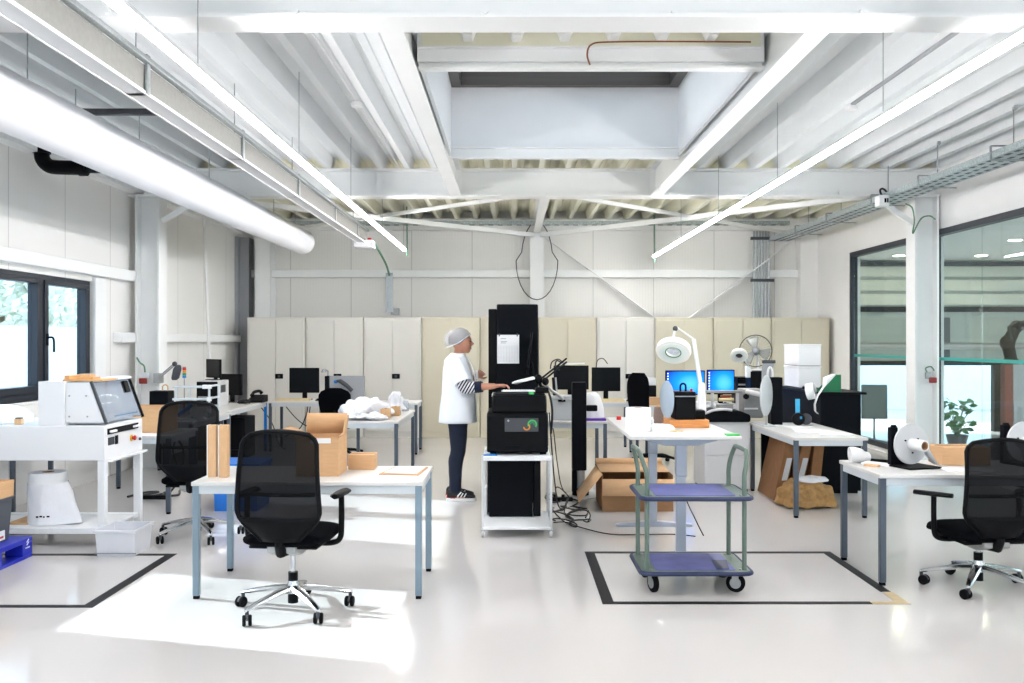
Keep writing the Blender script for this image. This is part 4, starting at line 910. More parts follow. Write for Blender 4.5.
MB().bar((-2.76, 13.75, ZT + .03), (-2.75, 13.75, 1.14), .012, .02).bar((-2.75, 13.75, 1.14), (-2.78, 13.7, 1.16), .012, .012).build('arm', 'grey', t_)
MB().lathe([(.012, .05), (.03, .03), (.045, 0)], (-2.8, 13.68, 1.12), n=16).build('lamp_head', 'grey', t_)
t_ = thing('screen_panel', 'grey upright panel with a black frame behind the rounded task chair', 'panel', (-2.3, 13.2, ZT))
MB().box(-2.60, -2.10, 13.10, 13.13, ZT + .0, 1.09).build('panel', 'grey', t_, bev=.004); MB().box(-2.66, -2.601, 13.06, 13.18, ZT, 1.09).build('side_frame', 'black', t_, bev=.006)
t_ = thing('handset', 'dark grey scanner handset hanging on the grey panel', 'scanner', (-2.4, 13.05, .95))
MB().tube(smooth_path([(-2.50, 13.06, 1.01), (-2.44, 13.05, 1.02), (-2.34, 13.05, .95), (-2.27, 13.06, .88)]), [.02] * 6 + [.03] * 6 + [.028] * 7, 10).build('body', 'dgrey', t_); MB().ell((-2.50, 13.055, 1.01), .03, .02, .025).build('scan_head', 'sblue', t_)
t_ = thing('computer_tower', 'black computer tower under the window wall table', 'computer', (-3.8, 12.6, 0)); MB().box(-4.0, -3.6, 12.4, 12.9, 0.12, .55).build('case', 'blackm', t_, bev=.01); MB().box(-3.97, -3.63, 12.385, 12.3995, .15, .52).build('front_panel', 'black', t_, bev=.005); MB().box(-4.0, -3.6, 12.4, 12.9, 0, .119).build('plinth', 'black', t_)
single(MB().box(-4.25, -4.05, 12.2, 12.9, .0, .6), 'wooden_board', 'cardd', 'brown wooden board standing under the window wall table', 'board', (-4.1, 12.5, 0), bev=.004)
t_ = thing('storage_crate', 'bright blue plastic crate on the floor beneath the window wall table', 'crate', (-2.55, 8.75, 0)); open_bin(t_, -2.78, -2.36, 8.55, 9.0, 0, .42, 'bcrate', name='crate_body'); MB().box(-2.80, -2.34, 8.53, 9.02, .421, .445).build('lid', 'bcrate', t_, bev=.006)
for k, pts in enumerate(([(-3.3, 13.25, .70), (-3.1, 13.3, .45), (-2.9, 13.35, .33), (-2.6, 13.35, .36), (-2.4, 13.3, .3)], [(-2.95, 13.5, .69), (-2.97, 13.5, .5), (-2.92, 13.5, .25), (-3.0, 13.5, .01)], [(-3.0, 13.55, .69), (-3.03, 13.55, .5), (-3.12, 13.5, .3), (-3.3, 13.4, .2)], [(-3.7, 13.35, .70), (-3.5, 13.4, .4), (-3.4, 13.4, .1), (-3.3, 13.4, .01)])):
    single(MB().tube(smooth_path(pts), .008, 6), 'cable', 'cable', ['black cable sagging in a long curve under the corner table', 'black cable hanging straight down under the corner table monitor', 'thin black cable curling sideways under the corner table', 'black cable running to the floor beside the blue table leg'][k], 'cable', pts[0])
b = MB()
t_ = thing('power_strip', 'black power strip with cables on the floor behind the white machine', 'power strip', (-3.6, 8.9, 0)); MB().box(-3.75, -3.45, 9.2, 9.26, .0, .04).build('strip', 'black', t_, bev=.005)
MB().tube(smooth_path([(-3.9 + .5 * k / 11 + .06 * math.sin(k * 2.1), 9.4 + .16 * math.cos(k * 1.7), .02 + .01 * (k % 2)) for k in range(12)], 5), .012, 6).build('lead', 'cable', t_)
MB().tube(smooth_path([(-3.5, 9.25, .03), (-3.42, 9.3, .1), (-3.3, 9.2, .3), (-3.25, 9.1, .5), (-3.3, 9.05, .64)]), .01, 6).build('lead', 'cable', t_)
t_ = thing('power_adapter', 'black power adapter hanging below the cardboard tray table', 'adapter', (-3.2, 9.0, .3)); MB().ell((-3.27, 9.08, .24), .07, .05, .045).build('block', 'black', t_); MB().tube(smooth_path([(-3.27, 9.08, .28), (-3.3, 9.08, .35), (-3.34, 9.06, .5), (-3.3, 9.05, .63)]), .008, 6).build('lead', 'cable', t_)

# plastic wrapping heap on the table
def heap(name, label, cat, c, rx, ry, h, m, seed, loc, group=None, lump=.25, n=30, k=9, crumple=0):
    rnd = random.Random(seed); ph = [rnd.uniform(0, 6.28) for _ in range(8)]; rings = []
    for i in range(k):
        v = i / (k - 1); rad = math.cos(v * PI / 2) ** .6 if v < 1 else .02
        ring = []
        for j in range(n):
            q = 2 * PI * j / n
            f = 1 + lump * (.5 * math.sin(3 * q + ph[0] + 2 * v) + .35 * math.sin(5 * q + ph[1] - 3 * v) + .25 * math.sin(9 * q + ph[2] + 5 * v))
            ring.append(Vector((c[0] + rx * max(.03, rad) * f * math.cos(q), c[1] + ry * max(.03, rad) * f * math.sin(q), c[2] + h * (math.sin(v * PI / 2)) * (1 + .22 * lump * 4 * (math.sin(2 * q + ph[3]) * .5 + .3 * math.sin(5 * q + ph[4])) * (v > .15) * (1 - .5 * v)))))
        rings.append(ring)
    o = single(MB().loft(rings), name, m, label, cat, loc, group)
    if crumple:
        q = o.modifiers.new('smooth', 'SUBSURF'); q.levels = q.render_levels = 1
        tx = bpy.data.textures.new(name, 'VORONOI'); tx.noise_scale = crumple * 1.6; tx.distance_metric = 'DISTANCE'
        q = o.modifiers.new('crumple', 'DISPLACE'); q.texture = tx; q.strength = -crumple; q.mid_level = .35; q.texture_coords = 'LOCAL'
    return o
heap('plastic_wrap', 'big crumpled heap of clear white plastic wrapping on the wrapping table', 'plastic wrap', (-1.70, 10.62, ZT + .03), .29, .42, .18, 'film', 3, (-1.68, 10.6, ZT), crumple=.09, n=48, k=14)
heap('plastic_wrap', 'flat white plastic wrapping hanging at the front of the wrapping table', 'plastic wrap', (-1.62, 10.1, ZT + .02), .26, .15, .06, 'film', 5, (-1.6, 10.1, ZT), crumple=.06, n=48, k=14)
heap('plastic_wrap', 'crumpled clear plastic bag at the far corner of the wrapping table', 'plastic wrap', (-1.42, 11.3, ZT + .02), .12, .17, .22, 'film', 9, (-1.42, 11.3, ZT), crumple=.08, n=48, k=14)
for k, (x, y, lb) in enumerate(((-1.47, 10.28, 'small brown cardboard box beside the plastic wrapping, the nearer of two'), (-1.40, 10.62, 'small brown cardboard box beside the plastic wrapping, the farther of two'))):
    t_ = thing('cardboard_box', lb, 'box', (x + .05, y + .06, ZT)); MB().box(x, x + .10, y, y + .13, ZT, ZT + .105).build('box_body', 'card', t_, bev=.003); MB().box(x + .04, x + .06, y, y + .13, ZT + .1055, ZT + .107).build('lid_tape', 'cardd', t_)
t_ = thing('glass_jar', 'clear plastic jar at the corner of the wrapping table', 'jar', (-1.31, 11.35, ZT)); MB().lathe([(.03, 0), (.045, .01), (.045, .1), (.036, .12), (.036, .13)], (-1.31, 11.3, ZT), n=18, cap=False).build('jar', 'acryl', t_)
MB().lathe([(.039, .131), (.039, .15)], (-1.31, 11.3, ZT), n=18).build('lid', 'wplastic', t_)
heap('plastic_film', 'heap of white film on the infeed of the white bench machine', 'plastic film', (-4.2, 7.45, .9305), .27, .27, .13, 'film', 4, (-4.2, 7.45, .93))

# ------------------------------------------------------------------ middle: tall machine, printer trolley
ZT = .7205
t_ = thing('tall_cabinet', 'tall black machine cabinet with a paper sheet taped to it, beside the person', 'cabinet', (.01, 9.4, 0))
MB().box(-.15, .255, 9.0, 9.75, 0, 1.945).build('body', 'blackm', t_, bev=.012)
MB().box(-.232, -.151, 9.04, 9.75, 0, 1.90).build('side_panel', 'black', t_, bev=.008)
p = MB().box(-.145, .07, 8.993, 8.9965, 1.365, 1.645).build('paper_sheet', 'paper', t_)
g = MB()
for r in range(5): g.box(-.11, -.11 + [.05, .0, .06, .05, .0][r] + .001, 8.9915, 8.9928, 1.605 - r * .014, 1.611 - r * .014)
for r in range(13): g.box(-.135, .06, 8.9918, 8.9928, 1.385 + r * .0125, 1.386 + r * .0125)
for c in range(8): g.box(-.135 + c * .027, -.134 + c * .027, 8.9918, 8.9928, 1.385, 1.535)
g.build('printed_table', 'grey', p)
for x in (-.13, .045): MB().box(x, x + .012, 8.9925, 8.9929, 1.63, 1.66).build('tape_piece', 'dgrey', p)
MB().tube([(.205, 8.96, 1.22), (.205, 8.96, 1.30), (.19, 8.94, 1.38)], .012, 8).build('screen_arm', 'black', t_)
MB().bar((.15, 8.85, 1.30), (.19, 8.95, 1.63), .30, .02, (1, 0, 0)).build('side_screen', 'screen', t_, bev=.004)
MB().box(-.19, .28, 8.62, 8.995, 1.06, 1.085).build('keyboard_shelf', 'lgrey', t_, bev=.003)
MB().box(-.18, .0, 8.70, 8.95, .98, 1.06).build('shelf_bracket', 'black', t_)
t_ = thing('keyboard', 'white keyboard under the hand of the person at the tall machine', 'keyboard', (0, 8.8, 1.0855)); keyboard(t_, -.10, .22, 8.68, 8.82, 1.0855, 'wplastic')

t_ = thing('trolley', 'pale grey two-shelf trolley on castors carrying the black printer', 'trolley', (.04, 7.75, 0))
X0, X1, TY0, TY1 = -.245, .325, 7.40, 8.12
MB().box(X0 + .012, X1 - .012, TY0, TY1, .62, .655).build('top_shelf', 'white', t_, bev=.004)
MB().box(X0 + .012, X1 - .012, TY0, TY1, .065, .085).build('lower_shelf', 'white', t_, bev=.004)
for x in (X0, X1 - .022):
    for y in (TY0 + .01, TY1 - .035): MB().box(x, x + .022, y, y + .025, .05, .66).build('post', 'lgrey', t_, bev=.003)
    for y in (TY0 + .03, TY1 - .05):
        cs = MB().lathe([(.012, -.012), (.03, -.010), (.03, .010), (.012, .012)], (x + .011, y, .0305), (1, 0, 0), 18).build('caster', 'lgrey', t_)
        MB().box(x - .004, x + .026, y - .02, y + .03, .047, .062).build('caster_fork', 'silver', cs)
t_ = thing('label_printer', 'black label printer with a green and orange emblem on the trolley', 'printer', (.04, 7.8, .6555))
b = MB().prism([(7.5, .675), (8.05, .675), (8.05, 1.0), (7.53, 1.0), (7.5, .97)], 'x', -.205, .295); pb = b.build('lower_body', 'black', t_, bev=.014)
MB().prism([(7.52, 1.001), (8.05, 1.001), (8.05, 1.135), (7.60, 1.135), (7.54, 1.08)], 'x', -.165, .285).build('cover', 'black', t_, bev=.012)
MB().box(-.14, .27, 7.62, 8.03, 1.1355, 1.142).build('top_lid', 'blackm', t_, bev=.003)
for x in (-.18, .23): MB().box(x, x + .05, 7.53, 7.6, .6555, .6745).build('rubber_foot', 'rubber', t_)
pn = MB().box(-.06, .215, 7.492, 7.4995, .845, .955).build('front_panel', 'dgrey', t_, bev=.003)
MB().cyl((-.03, 7.4915, .935), (-.03, 7.4885, .935), .009, n=14).build('power_button', 'silver', pn)
def arc(cx, cz, r, a0, a1, wd, y, n=14):
    o = [(cx + (r + wd / 2) * math.cos(a0 + (a1 - a0) * i / n), cz + (r + wd / 2) * math.sin(a0 + (a1 - a0) * i / n)) for i in range(n + 1)]
    o += [(cx + (r - wd / 2) * math.cos(a1 - (a1 - a0) * i / n), cz + (r - wd / 2) * math.sin(a1 - (a1 - a0) * i / n)) for i in range(n + 1)]
    b = MB(); m_ = n + 1
    b.add([(p[0], y, p[1]) for p in o] + [(p[0], y + .002, p[1]) for p in o], [(i, i + 1, 2 * m_ - 2 - i, 2 * m_ - 1 - i) for i in range(n)] + [(2 * m_ + i, 2 * m_ + i + 1, 2 * m_ + 2 * m_ - 2 - i, 2 * m_ + 2 * m_ - 1 - i) for i in range(n)] + [(i, (i + 1) % (2 * m_), 2 * m_ + (i + 1) % (2 * m_), 2 * m_ + i) for i in range(2 * m_)])
    return b
arc(.165, .905, .033, -.6, 3.6, .012, 7.489).build('green_emblem', 'lgreen', pn); arc(.165, .905, .016, -.4, 3.2, .009, 7.489).build('green_emblem', 'dgreen', pn)
arc(.12, .885, .024, -3.1, .9, .010, 7.489).build('orange_emblem', 'amber', pn)
MB().box(-.05, .06, 7.496, 7.4998, .70, .73).build('output_slot', 'blackm', t_)
t_ = thing('computer_case', 'large black computer case under the trolley top', 'computer', (0, 8.0, .0855))
MB().box(-.195, .175, 7.84, 8.2, .0855, .60).build('case', 'blackm', t_, bev=.008); MB().box(-.21, -.196, 7.86, 8.1, .12, .55).build('side_door', 'black', t_)
single(MB().box(.185, .245, 7.86, 8.1, .0855, .58), 'power_unit', 'black', 'slim black unit standing beside the computer case on the trolley', 'power unit', (.21, 8, .0855), bev=.006)
single(MB().box(-.236, -.218, 7.9, 8.1, .0855, .32), 'folded_paper', 'paper', 'white folded paper between trolley post and computer case', 'paper', (-.227, 8, .0855))
single(MB().box(-.235, -.12, 7.44, 7.52, .656, .664), 'blue_card', 'sblue', 'small blue card under the printer edge on the trolley', 'card', (-.2, 7.48, .656))
t_ = thing('desk_lamp', 'black articulated desk lamp with a flat white head above the printer', 'lamp', (.28, 8.3, 1.142))
MB().box(.20, .31, 7.78, 7.9, 1.1425, 1.19).build('clamp', 'black', t_, bev=.006)
MB().bar((.25, 7.84, 1.19), (.22, 7.86, 1.27), .02, .02).bar((.25, 7.84, 1.235), (.48, 8.1, 1.40), .012, .012).bar((.25, 7.84, 1.265), (.48, 8.1, 1.43), .012, .012).build('arm', 'black', t_)
MB().ell((.225, 7.84, 1.26), .035, .03, .04).ell((.285, 7.84, 1.24), .03, .03, .035).build('joint', 'black', t_)
MB().tube(smooth_path([(.27, 7.84, 1.24), (.33, 7.86, 1.17), (.40, 7.9, 1.12), (.44, 7.95, 1.08)]), .012, 8).build('spring_arm', 'silver', t_)
MB().loft([[Vector((.10 + .1 * sc * math.cos(q), 7.84 + .05 * sc * math.sin(q), z + .02 * math.cos(q))) for q in [j * PI / 10 for j in range(20)]] for z, sc in ((1.235, .7), (1.24, 1), (1.252, 1), (1.262, .8))]).build('lamp_head', 'magl', t_)
MB().tube(smooth_path([(.26, 7.84, 1.2), (.31, 7.8, 1.15), (.34, 7.78, 1.0), (.33, 7.8, .8)]), .01, 6).build('lead', 'cable', t_)
single(MB().box(.14, .18, 7.6, 7.68, 1.1425, 1.16), 'sticky_note', 'lgreen', 'small yellow-green note block on the printer lid', 'note', (.16, 7.64, 1.1425))

t_ = thing('black_pillar', 'free-standing black pillar on a round steel foot behind the trolley', 'pillar', (.685, 9.4, 0))
MB().box(.612, .757, 9.33, 9.47, .27, 1.165).build('shaft', 'blackm', t_, bev=.01)
MB().cyl((.70, 9.4, .08), (.70, 9.4, .27), .05, n=24).build('steel_sleeve', 'silver', t_)
MB().box(.612, .66, 9.36, 9.44, .05, .269).build('back_plate', 'blackm', t_)
MB().lathe([(.085, .015), (.085, .06), (.06, .085)], (.70, 9.4, 0), n=24).build('collar', 'black', t_)
MB().lathe([(.19, 0), (.19, .008), (.17, .0145)], (.70, 9.4, 0), n=30).build('floor_plate', 'silver', t_)
MB().box(.7575, .87, 9.36, 9.44, .87, .93).build('side_arm', 'black', t_, bev=.01)

# things on the table behind the pillar
t_ = thing('storage_box', 'light grey box with a lid on the table left of the black pillar', 'box', (.55, 10.1, ZT)); MB().box(.43, .66, 10.0, 10.3, ZT, .95).build('case', 'lgrey', t_, bev=.01); MB().box(.42, .67, 9.99, 10.31, .951, .985).build('lid', 'lgrey', t_, bev=.006)
MB().box(.50, .58, 9.985, 9.9995, .925, .948).build('handle', 'black', t_)
t_ = thing('slim_device', 'slim black device leaning beside the grey box lamp arm', 'device', (.43, 10.15, .9855)); MB().bar((.47, 10.15, .9855), (.455, 10.17, 1.18), .10, .03, (1, 0, 0)).build('case', 'black', t_); MB().bar((.495, 10.15, .9855), (.48, 10.17, 1.18), .02, .10, (0, 1, 0)).build('side_strip', 'silver', t_)
monitor('wide dark monitor behind the black pillar, tilted', (.69, 10.72, ZT), .41, .28, .10, z0=.30)
t_ = thing('lamp_tube', 'flat white lamp head lying across the top of the wide dark monitor', 'lamp', (.7, 10.65, 1.305)); MB().prism([(.52, 1.310), (.66, 1.312), (.84, 1.322), (.84, 1.335), (.66, 1.333), (.52, 1.322)], 'y', 10.62, 10.70).build('head', 'magl', t_)
MB().tube(smooth_path([(.6, 10.66, 1.31), (.52, 10.6, 1.36), (.50, 10.6, 1.30), (.55, 10.62, 1.25)]), .008, 6).build('lead', 'cable', t_)
t_ = thing('docking_unit', 'silver edged docking unit under the wide dark monitor', 'device', (.75, 10.35, ZT)); MB().box(.68, .9, 10.3, 10.6, ZT, .93).build('body', 'black', t_, bev=.006); MB().box(.68, .9, 10.29, 10.61, .931, .96).build('top_plate', 'silver', t_, bev=.004)
heap('cloth_sack', 'white cloth sack on a purple base at the table end behind the pillar', 'sack', (.88, 10.15, ZT + .025), .13, .13, .27, 'paper', 12, (.88, 10.15, ZT), lump=.12)
single(MB().box(.74, 1.02, 9.95, 10.35, ZT, ZT + .024), 'purple_mat', 'purple', 'flat purple tray under the white cloth sack', 'tray', (.88, 10.1, ZT), bev=.004)
monitor('dark square monitor on the table against the cabinets, behind the white sack', (1.38, 13.5, ZT), .42, .35, 0, z0=.13)
t_ = thing('keyboard', 'beige keyboard under the dark square monitor', 'keyboard', (1.4, 13.2, ZT)); keyboard(t_, 1.15, 1.62, 13.14, 13.30, ZT, 'beige')
t_ = thing('mouse', 'black mouse beside the beige keyboard of the square monitor', 'mouse', (1.67, 13.2, ZT)); MB().loft([[Vector((1.675 + w_ * math.cos(q), y, ZT + .001 + max(0, h * math.sin(q)))) for q in [j * PI / 8 for j in range(16)]] for y, w_, h in ((13.16, .012, .008), (13.19, .03, .025), (13.24, .033, .032), (13.27, .015, .012))]).build('shell', 'black', t_)
for k, x in enumerate((.55, 1.34)):
    single(MB().tube(smooth_path([(x - .1, 10.8 if k == 0 else 13.56, 1.26 if k == 0 else 1.19), (x - .08, 10.8 if k == 0 else 13.56, 1.34 if k == 0 else 1.3), (x, 10.8 if k == 0 else 13.56, 1.37 if k == 0 else 1.33), (x + .07, 10.8 if k == 0 else 13.56, 1.30 if k == 0 else 1.25)]), .008, 6), 'cable', 'cable', ['black cable looping above the wide dark monitor', 'black cable looping above the dark square monitor'][k], 'cable', (x, 11, 1.2))

# open carton on the floor
t_ = thing('cardboard_box', 'large open brown carton on the floor under the white lifting desk', 'box', (1.15, 8.85, 0))
cx0, cx1, cy0, cy1, ch = .84, 1.50, 8.55, 9.2, .36; e = .006
b = MB().box(cx0, cx1, cy0, cy0 + e, 0, ch - .06).box(cx0, cx1, cy1 - e, cy1, 0, ch).box(cx0, cx0 + e, cy0 + e, cy1 - e, 0, ch - .02).box(cx1 - e, cx1, cy0 + e, cy1 - e, 0, ch - .02).box(cx0 + e, cx1 - e, cy0 + e, cy1 - e, 0, e)
b.build('box_body', 'cardd', t_)
MB().add([(cx0, cy0 - .003, ch - .06), (cx1, cy0 - .003, ch - .06), (cx1 + .01, cy0 - .09, ch - .20), (cx0 - .01, cy0 - .09, ch - .20)], [(0, 1, 2, 3)]).build('flap', 'card', t_, solid=.006)
MB().add([(cx0 - .003, cy0, ch - .02), (cx0 - .003, cy1, ch - .02), (cx0 - .20, cy1 - .1, ch - .26), (cx0 - .22, cy0, ch - .28)], [(0, 1, 2, 3)]).build('flap', 'card', t_, solid=.006)
MB().add([(cx0, cy1, ch), (cx1, cy1, ch), (cx1, cy1 + .03, ch + .05), (cx0, cy1 + .03, ch + .05)], [(0, 1, 2, 3)]).build('flap', 'card', t_, solid=.006)
MB().add([(cx0, cy0 + .2, ch - .02), (cx1, cy0 + .2, ch - .02), (cx1, cy1, ch + .0), (cx0, cy1, ch + .0)], [(0, 1, 2, 3)]).build('inner_flap', 'card', t_, solid=.004)

# cables on the floor
rnd = random.Random(11)
CABL = ['nearest of the tangled black floor cables, beside the trolley', 'black floor cable curling beside the trolley foot', 'black floor cable running towards the round steel foot', 'black floor cable looping behind the trolley post', 'black floor cable crossing in front of the pillar foot', 'black floor cable hanging from the printer back to the floor', 'black floor cable hanging from the table to the tangle', 'far black floor cable of the tangle behind the pillar', 'black floor cable bunched up at the trolley corner']
for k in range(9):
    pts = []
    if k in (5, 6):
        xs = .33 if k == 5 else .42; pts = [(xs, 8.15 if k == 5 else 9.95, .95 if k == 5 else .7), (xs + .03, 8.3 if k == 5 else 9.9, .6), (xs + .06, 8.4 if k == 5 else 9.8, .3), (xs + .12, 8.6 if k == 5 else 9.6, .02), (xs + .3, 8.9 if k == 5 else 9.4, .012)]
    else:
        x0_, y0_ = .37 + rnd.uniform(0, .05), 7.95 + .17 * k; p1, p2, p3 = rnd.uniform(0, 6), rnd.uniform(0, 6), rnd.uniform(1.4, 2.6)
        for j in range(34):
            q = j / 33; pts.append((x0_ + (.26 if k != 8 else .04) * q + .06 * math.sin(2 * PI * p3 * q + p1), y0_ + .16 * math.cos(2 * PI * (p3 - .5) * q + p2), .009 + (.10 if k % 2 else .03) * max(0, math.sin(2 * PI * 1.4 * q + p2))))
    single(MB().tube(smooth_path(pts), .006, 6), 'floor_cable', 'cable', CABL[k], 'cable', pts[0], group='tangled floor cables')
single(MB().tube(smooth_path([(.36, 7.98, .009), (.47, 8.0, .009), (.58, 7.78, .009), (.78, 7.52, .009), (1.0, 7.48, .009), (1.3, 7.5, .009), (1.48, 7.42, .009)]), .005, 6), 'floor_cable', 'cable', 'thin dark floor cable stretching from the trolley to the lifting desk foot', 'cable', (.9, 7.6, 0), group='tangled floor cables')
single(MB().tube(smooth_path([(1.44, 7.7, .84), (1.45, 7.7, .5), (1.44, 7.65, .3), (1.5, 7.5, .12), (1.53, 7.35, .03)]), .005, 6), 'cable', 'cable', 'black cable hanging down beside the lifting desk column', 'cable', (1.45, 7.7, .0))
t_ = thing('power_strip', 'black power strip at the pillar foot among the cables', 'power strip', (.5, 9.3, 0)); MB().box(.38, .60, 9.08, 9.14, 0, .04).build('strip', 'black', t_, bev=.005)
MB().box(.41, .44, 9.09, 9.13, .0405, .065).box(.49, .52, 9.09, 9.13, .0405, .065).build('plug', 'black', t_)

# ------------------------------------------------------------------ blue platform cart
t_ = thing('platform_cart', 'grey-green two-deck cart with blue mats, standing before the lifting desk', 'cart', (1.15, 5.97, 0))
def rrect(x0, x1, y0, y1, r, n=5):
    o = []
    for cx, cy, a in ((x1 - r, y0 + r, -PI / 2), (x1 - r, y1 - r, 0), (x0 + r, y1 - r, PI / 2), (x0 + r, y0 + r, PI)):
        o += [(cx + r * math.cos(a + i * PI / 2 / n), cy + r * math.sin(a + i * PI / 2 / n)) for i in range(n + 1)]
    return o
KX0, KX1, KY0, KY1 = .80, 1.50, 5.70, 6.24
for nm, z in (('lower_deck', .15), ('upper_deck', .615)):
    d = MB().prism(rrect(KX0 + .01, KX1 - .01, KY0 + .01, KY1 - .01, .05), 'z', z - .028, z).build(nm, 'cartg', t_)
    MB().prism(rrect(KX0 + .10, KX1 - .10, KY0 + .045, KY1 - .045, .02), 'z', z + .0005, z + .003).build('mat', 'mat_blue', d)
    rr_ = rrect(KX0 + .003, KX1 - .003, KY0 + .003, KY1 - .003, .055)
    MB().tube([(x, y, z - .012) for x, y in rr_], .014, 8, True).build('bumper', 'bumper', d)
    q = MB()
    for x in (KX0 + .07, KX1 - .07):
        for y in (KY0 + .06, KY1 - .06): q.cyl((x, y, z), (x, y, z + .008), .009, n=8)
    q.build('bolt', 'silver', d)
MB().prism([(1.28, 5.76), (1.36, 5.76), (1.40, 6.0), (1.30, 6.0)], 'z', .1535, .156).build('worn_patch', 'bumper', t_)
for s, x in ((-1, KX0 + .045), (1, KX1 - .045)):
    ox = s * .035
    ptz = [(x, KY0 + .06, .125), (x, KY0 + .06, .62), (x, KY0 + .06, .74), (x + ox * .4, KY0 + .075, .80), (x + ox, KY0 + .15, .875), (x + ox * 1.05, KY0 + .21, .885), (x + ox * 1.05, KY1 - .13, .885), (x + ox, KY1 - .08, .87), (x + ox * .4, KY1 - .06, .80), (x, KY1 - .06, .72), (x, KY1 - .06, .62), (x, KY1 - .06, .125)]
    MB().tube(smooth_path(ptz, 4), .015, 12).build('handle', 'cartg', t_)
for x in (KX0 + .09, KX1 - .09):
    for y in (KY0 + .10, KY1 - .08):
        a = .35 if x < 1.1 else 1.2; ax = (math.cos(a), math.sin(a), 0)
        w_ = MB().lathe([(.02, -.016), (.05, -.016), (.0595, -.010), (.0595, .010), (.05, .016), (.02, .016)], (x, y, .0605), ax, 24).build('caster', 'rubber', t_)
        MB().lathe([(.008, -.0175), (.035, -.0175), (.035, .0175), (.008, .0175)], (x, y, .0605), ax, 18).build('wheel_disc', 'grey', w_)
        q = MB(Matrix.Translation((x, y, 0)) @ Matrix.Rotation(a, 4, 'Z')); q.box(-.026, -.021, -.02, .02, .05, .118).box(.021, .026, -.02, .02, .05, .118).box(-.026, .026, -.025, .025, .112, .121); q.build('caster_fork', 'silver', w_)

# ------------------------------------------------------------------ on the lifting desk
ZL = .9205
t_ = thing('paper_roll', 'upright white paper roll at the near corner of the lifting desk', 'paper roll', (.93, 6.75, ZL)); MB().lathe([(.03, 0), (.092, 0), (.094, .01), (.094, .165), (.09, .172), (.03, .172)], (.93, 6.78, ZL), n=36, cap=False).build('roll', 'paper', t_); MB().lathe([(.022, .0), (.022, .173), (.03, .173), (.03, 0)], (.93, 6.78, ZL), n=20, cap=False).build('core', 'cardd', t_)
single(MB().prism([(.86, 6.45), (1.25, 6.43), (1.42, 6.52), (1.34, 6.62), (.92, 6.6)], 'z', ZL, ZL + .006), 'paper_sheet', 'paper', 'flat white sheets along the near edge of the lifting desk', 'paper', (1.1, 6.5, ZL))
heap('tissue_stack', 'crumpled stack of white tissue sheets between roll and wooden base on the lifting desk', 'tissue', (1.10, 6.80, ZL), .10, .10, .05, 'paper', 21, (1.1, 6.8, ZL), lump=.18)
single(MB().box(.99, 1.08, 7.0, 7.12, ZL, ZL + .07), 'paper_stack', 'paper', 'small white paper stack behind the upright roll on the lifting desk', 'paper', (1.03, 7.05, ZL), bev=.004)
t_ = thing('thread_cone', 'grey brown cone of thread on the lifting desk behind the tissues', 'thread cone', (1.14, 7.2, ZL)); MB().lathe([(.045, .0), (.044, .02), (.034, .13), (.03, .132)], (1.185, 7.44, ZL), n=20).build('thread', mat('grey brown thread', (142, 122, 112), .9, 0, .1, 60, bump=.4, stretch=(1, 1, 12)), t_)
MB().cyl((1.185, 7.44, ZL + .132), (1.185, 7.44, ZL + .145), .018, n=14).build('tip', 'tan', t_)
heap('paper_scrap', 'little heap of torn beige paper strips on the lifting desk', 'paper scraps', (1.20, 6.72, ZL), .05, .03, .012, 'beige', 31, (1.2, 6.72, ZL))
t_ = thing('reel_winder', 'black reel winder with a clear disc on an orange wooden base, on the lifting desk', 'reel winder', (1.4, 7.15, ZL))
MB().box(1.20, 1.505, 7.02, 7.30, ZL, ZL + .06).build('wooden_base', mat('orange wood', (214, 142, 76), .5, 0, .12, 14, stretch=(1, 8, 8)), t_, bev=.003)
MB().box(1.25, 1.41, 7.05, 7.26, ZL + .0605, ZL + .275).build('motor_case', 'black', t_, bev=.008)
MB().box(1.248, 1.412, 7.045, 7.0495, ZL + .235, ZL + .243).build('seam_strip', 'grey', t_)
MB().lathe([(.035, -.025), (.14, -.004), (.145, 0), (.14, .004), (.035, .012)], (1.205, 7.16, ZL + .21), (-1, -.22, 0), 36).build('disc', mat('pale blue grey disc', (176, 192, 206), .25, 0, .02, 8), t_)
MB().cyl((1.21, 7.16, ZL + .21), (1.249, 7.16, ZL + .21), .02, n=14).build('axle', 'silver', t_)
MB().box(1.4105, 1.49, 7.08, 7.2, ZL + .0605, ZL + .13).build('drive_box', 'black', t_, bev=.01)
MB().tube(smooth_path([(1.30, 7.1, ZL + .275), (1.30, 7.1, ZL + .32), (1.32, 7.1, ZL + .335), (1.34, 7.1, ZL + .32), (1.34, 7.1, ZL + .275)], 3), .008, 8).build('bail_handle', 'black', t_)
MB().cyl((1.385, 7.1, ZL + .275), (1.385, 7.1, ZL + .295), .01, n=10).build('red_button', 'red', t_)
single(MB().box(1.50, 1.59, 6.42, 6.5, ZL, ZL + .012), 'green_card', 'lgreen', 'bright green card at the near corner of the lifting desk', 'card', (1.54, 6.46, ZL))
single(MB().cyl((.90, 7.75, ZL), (.90, 7.75, ZL + .03), .02, n=14), 'red_cap', 'red', 'small red cap on the far edge of the lifting desk', 'cap', (.9, 7.75, ZL))
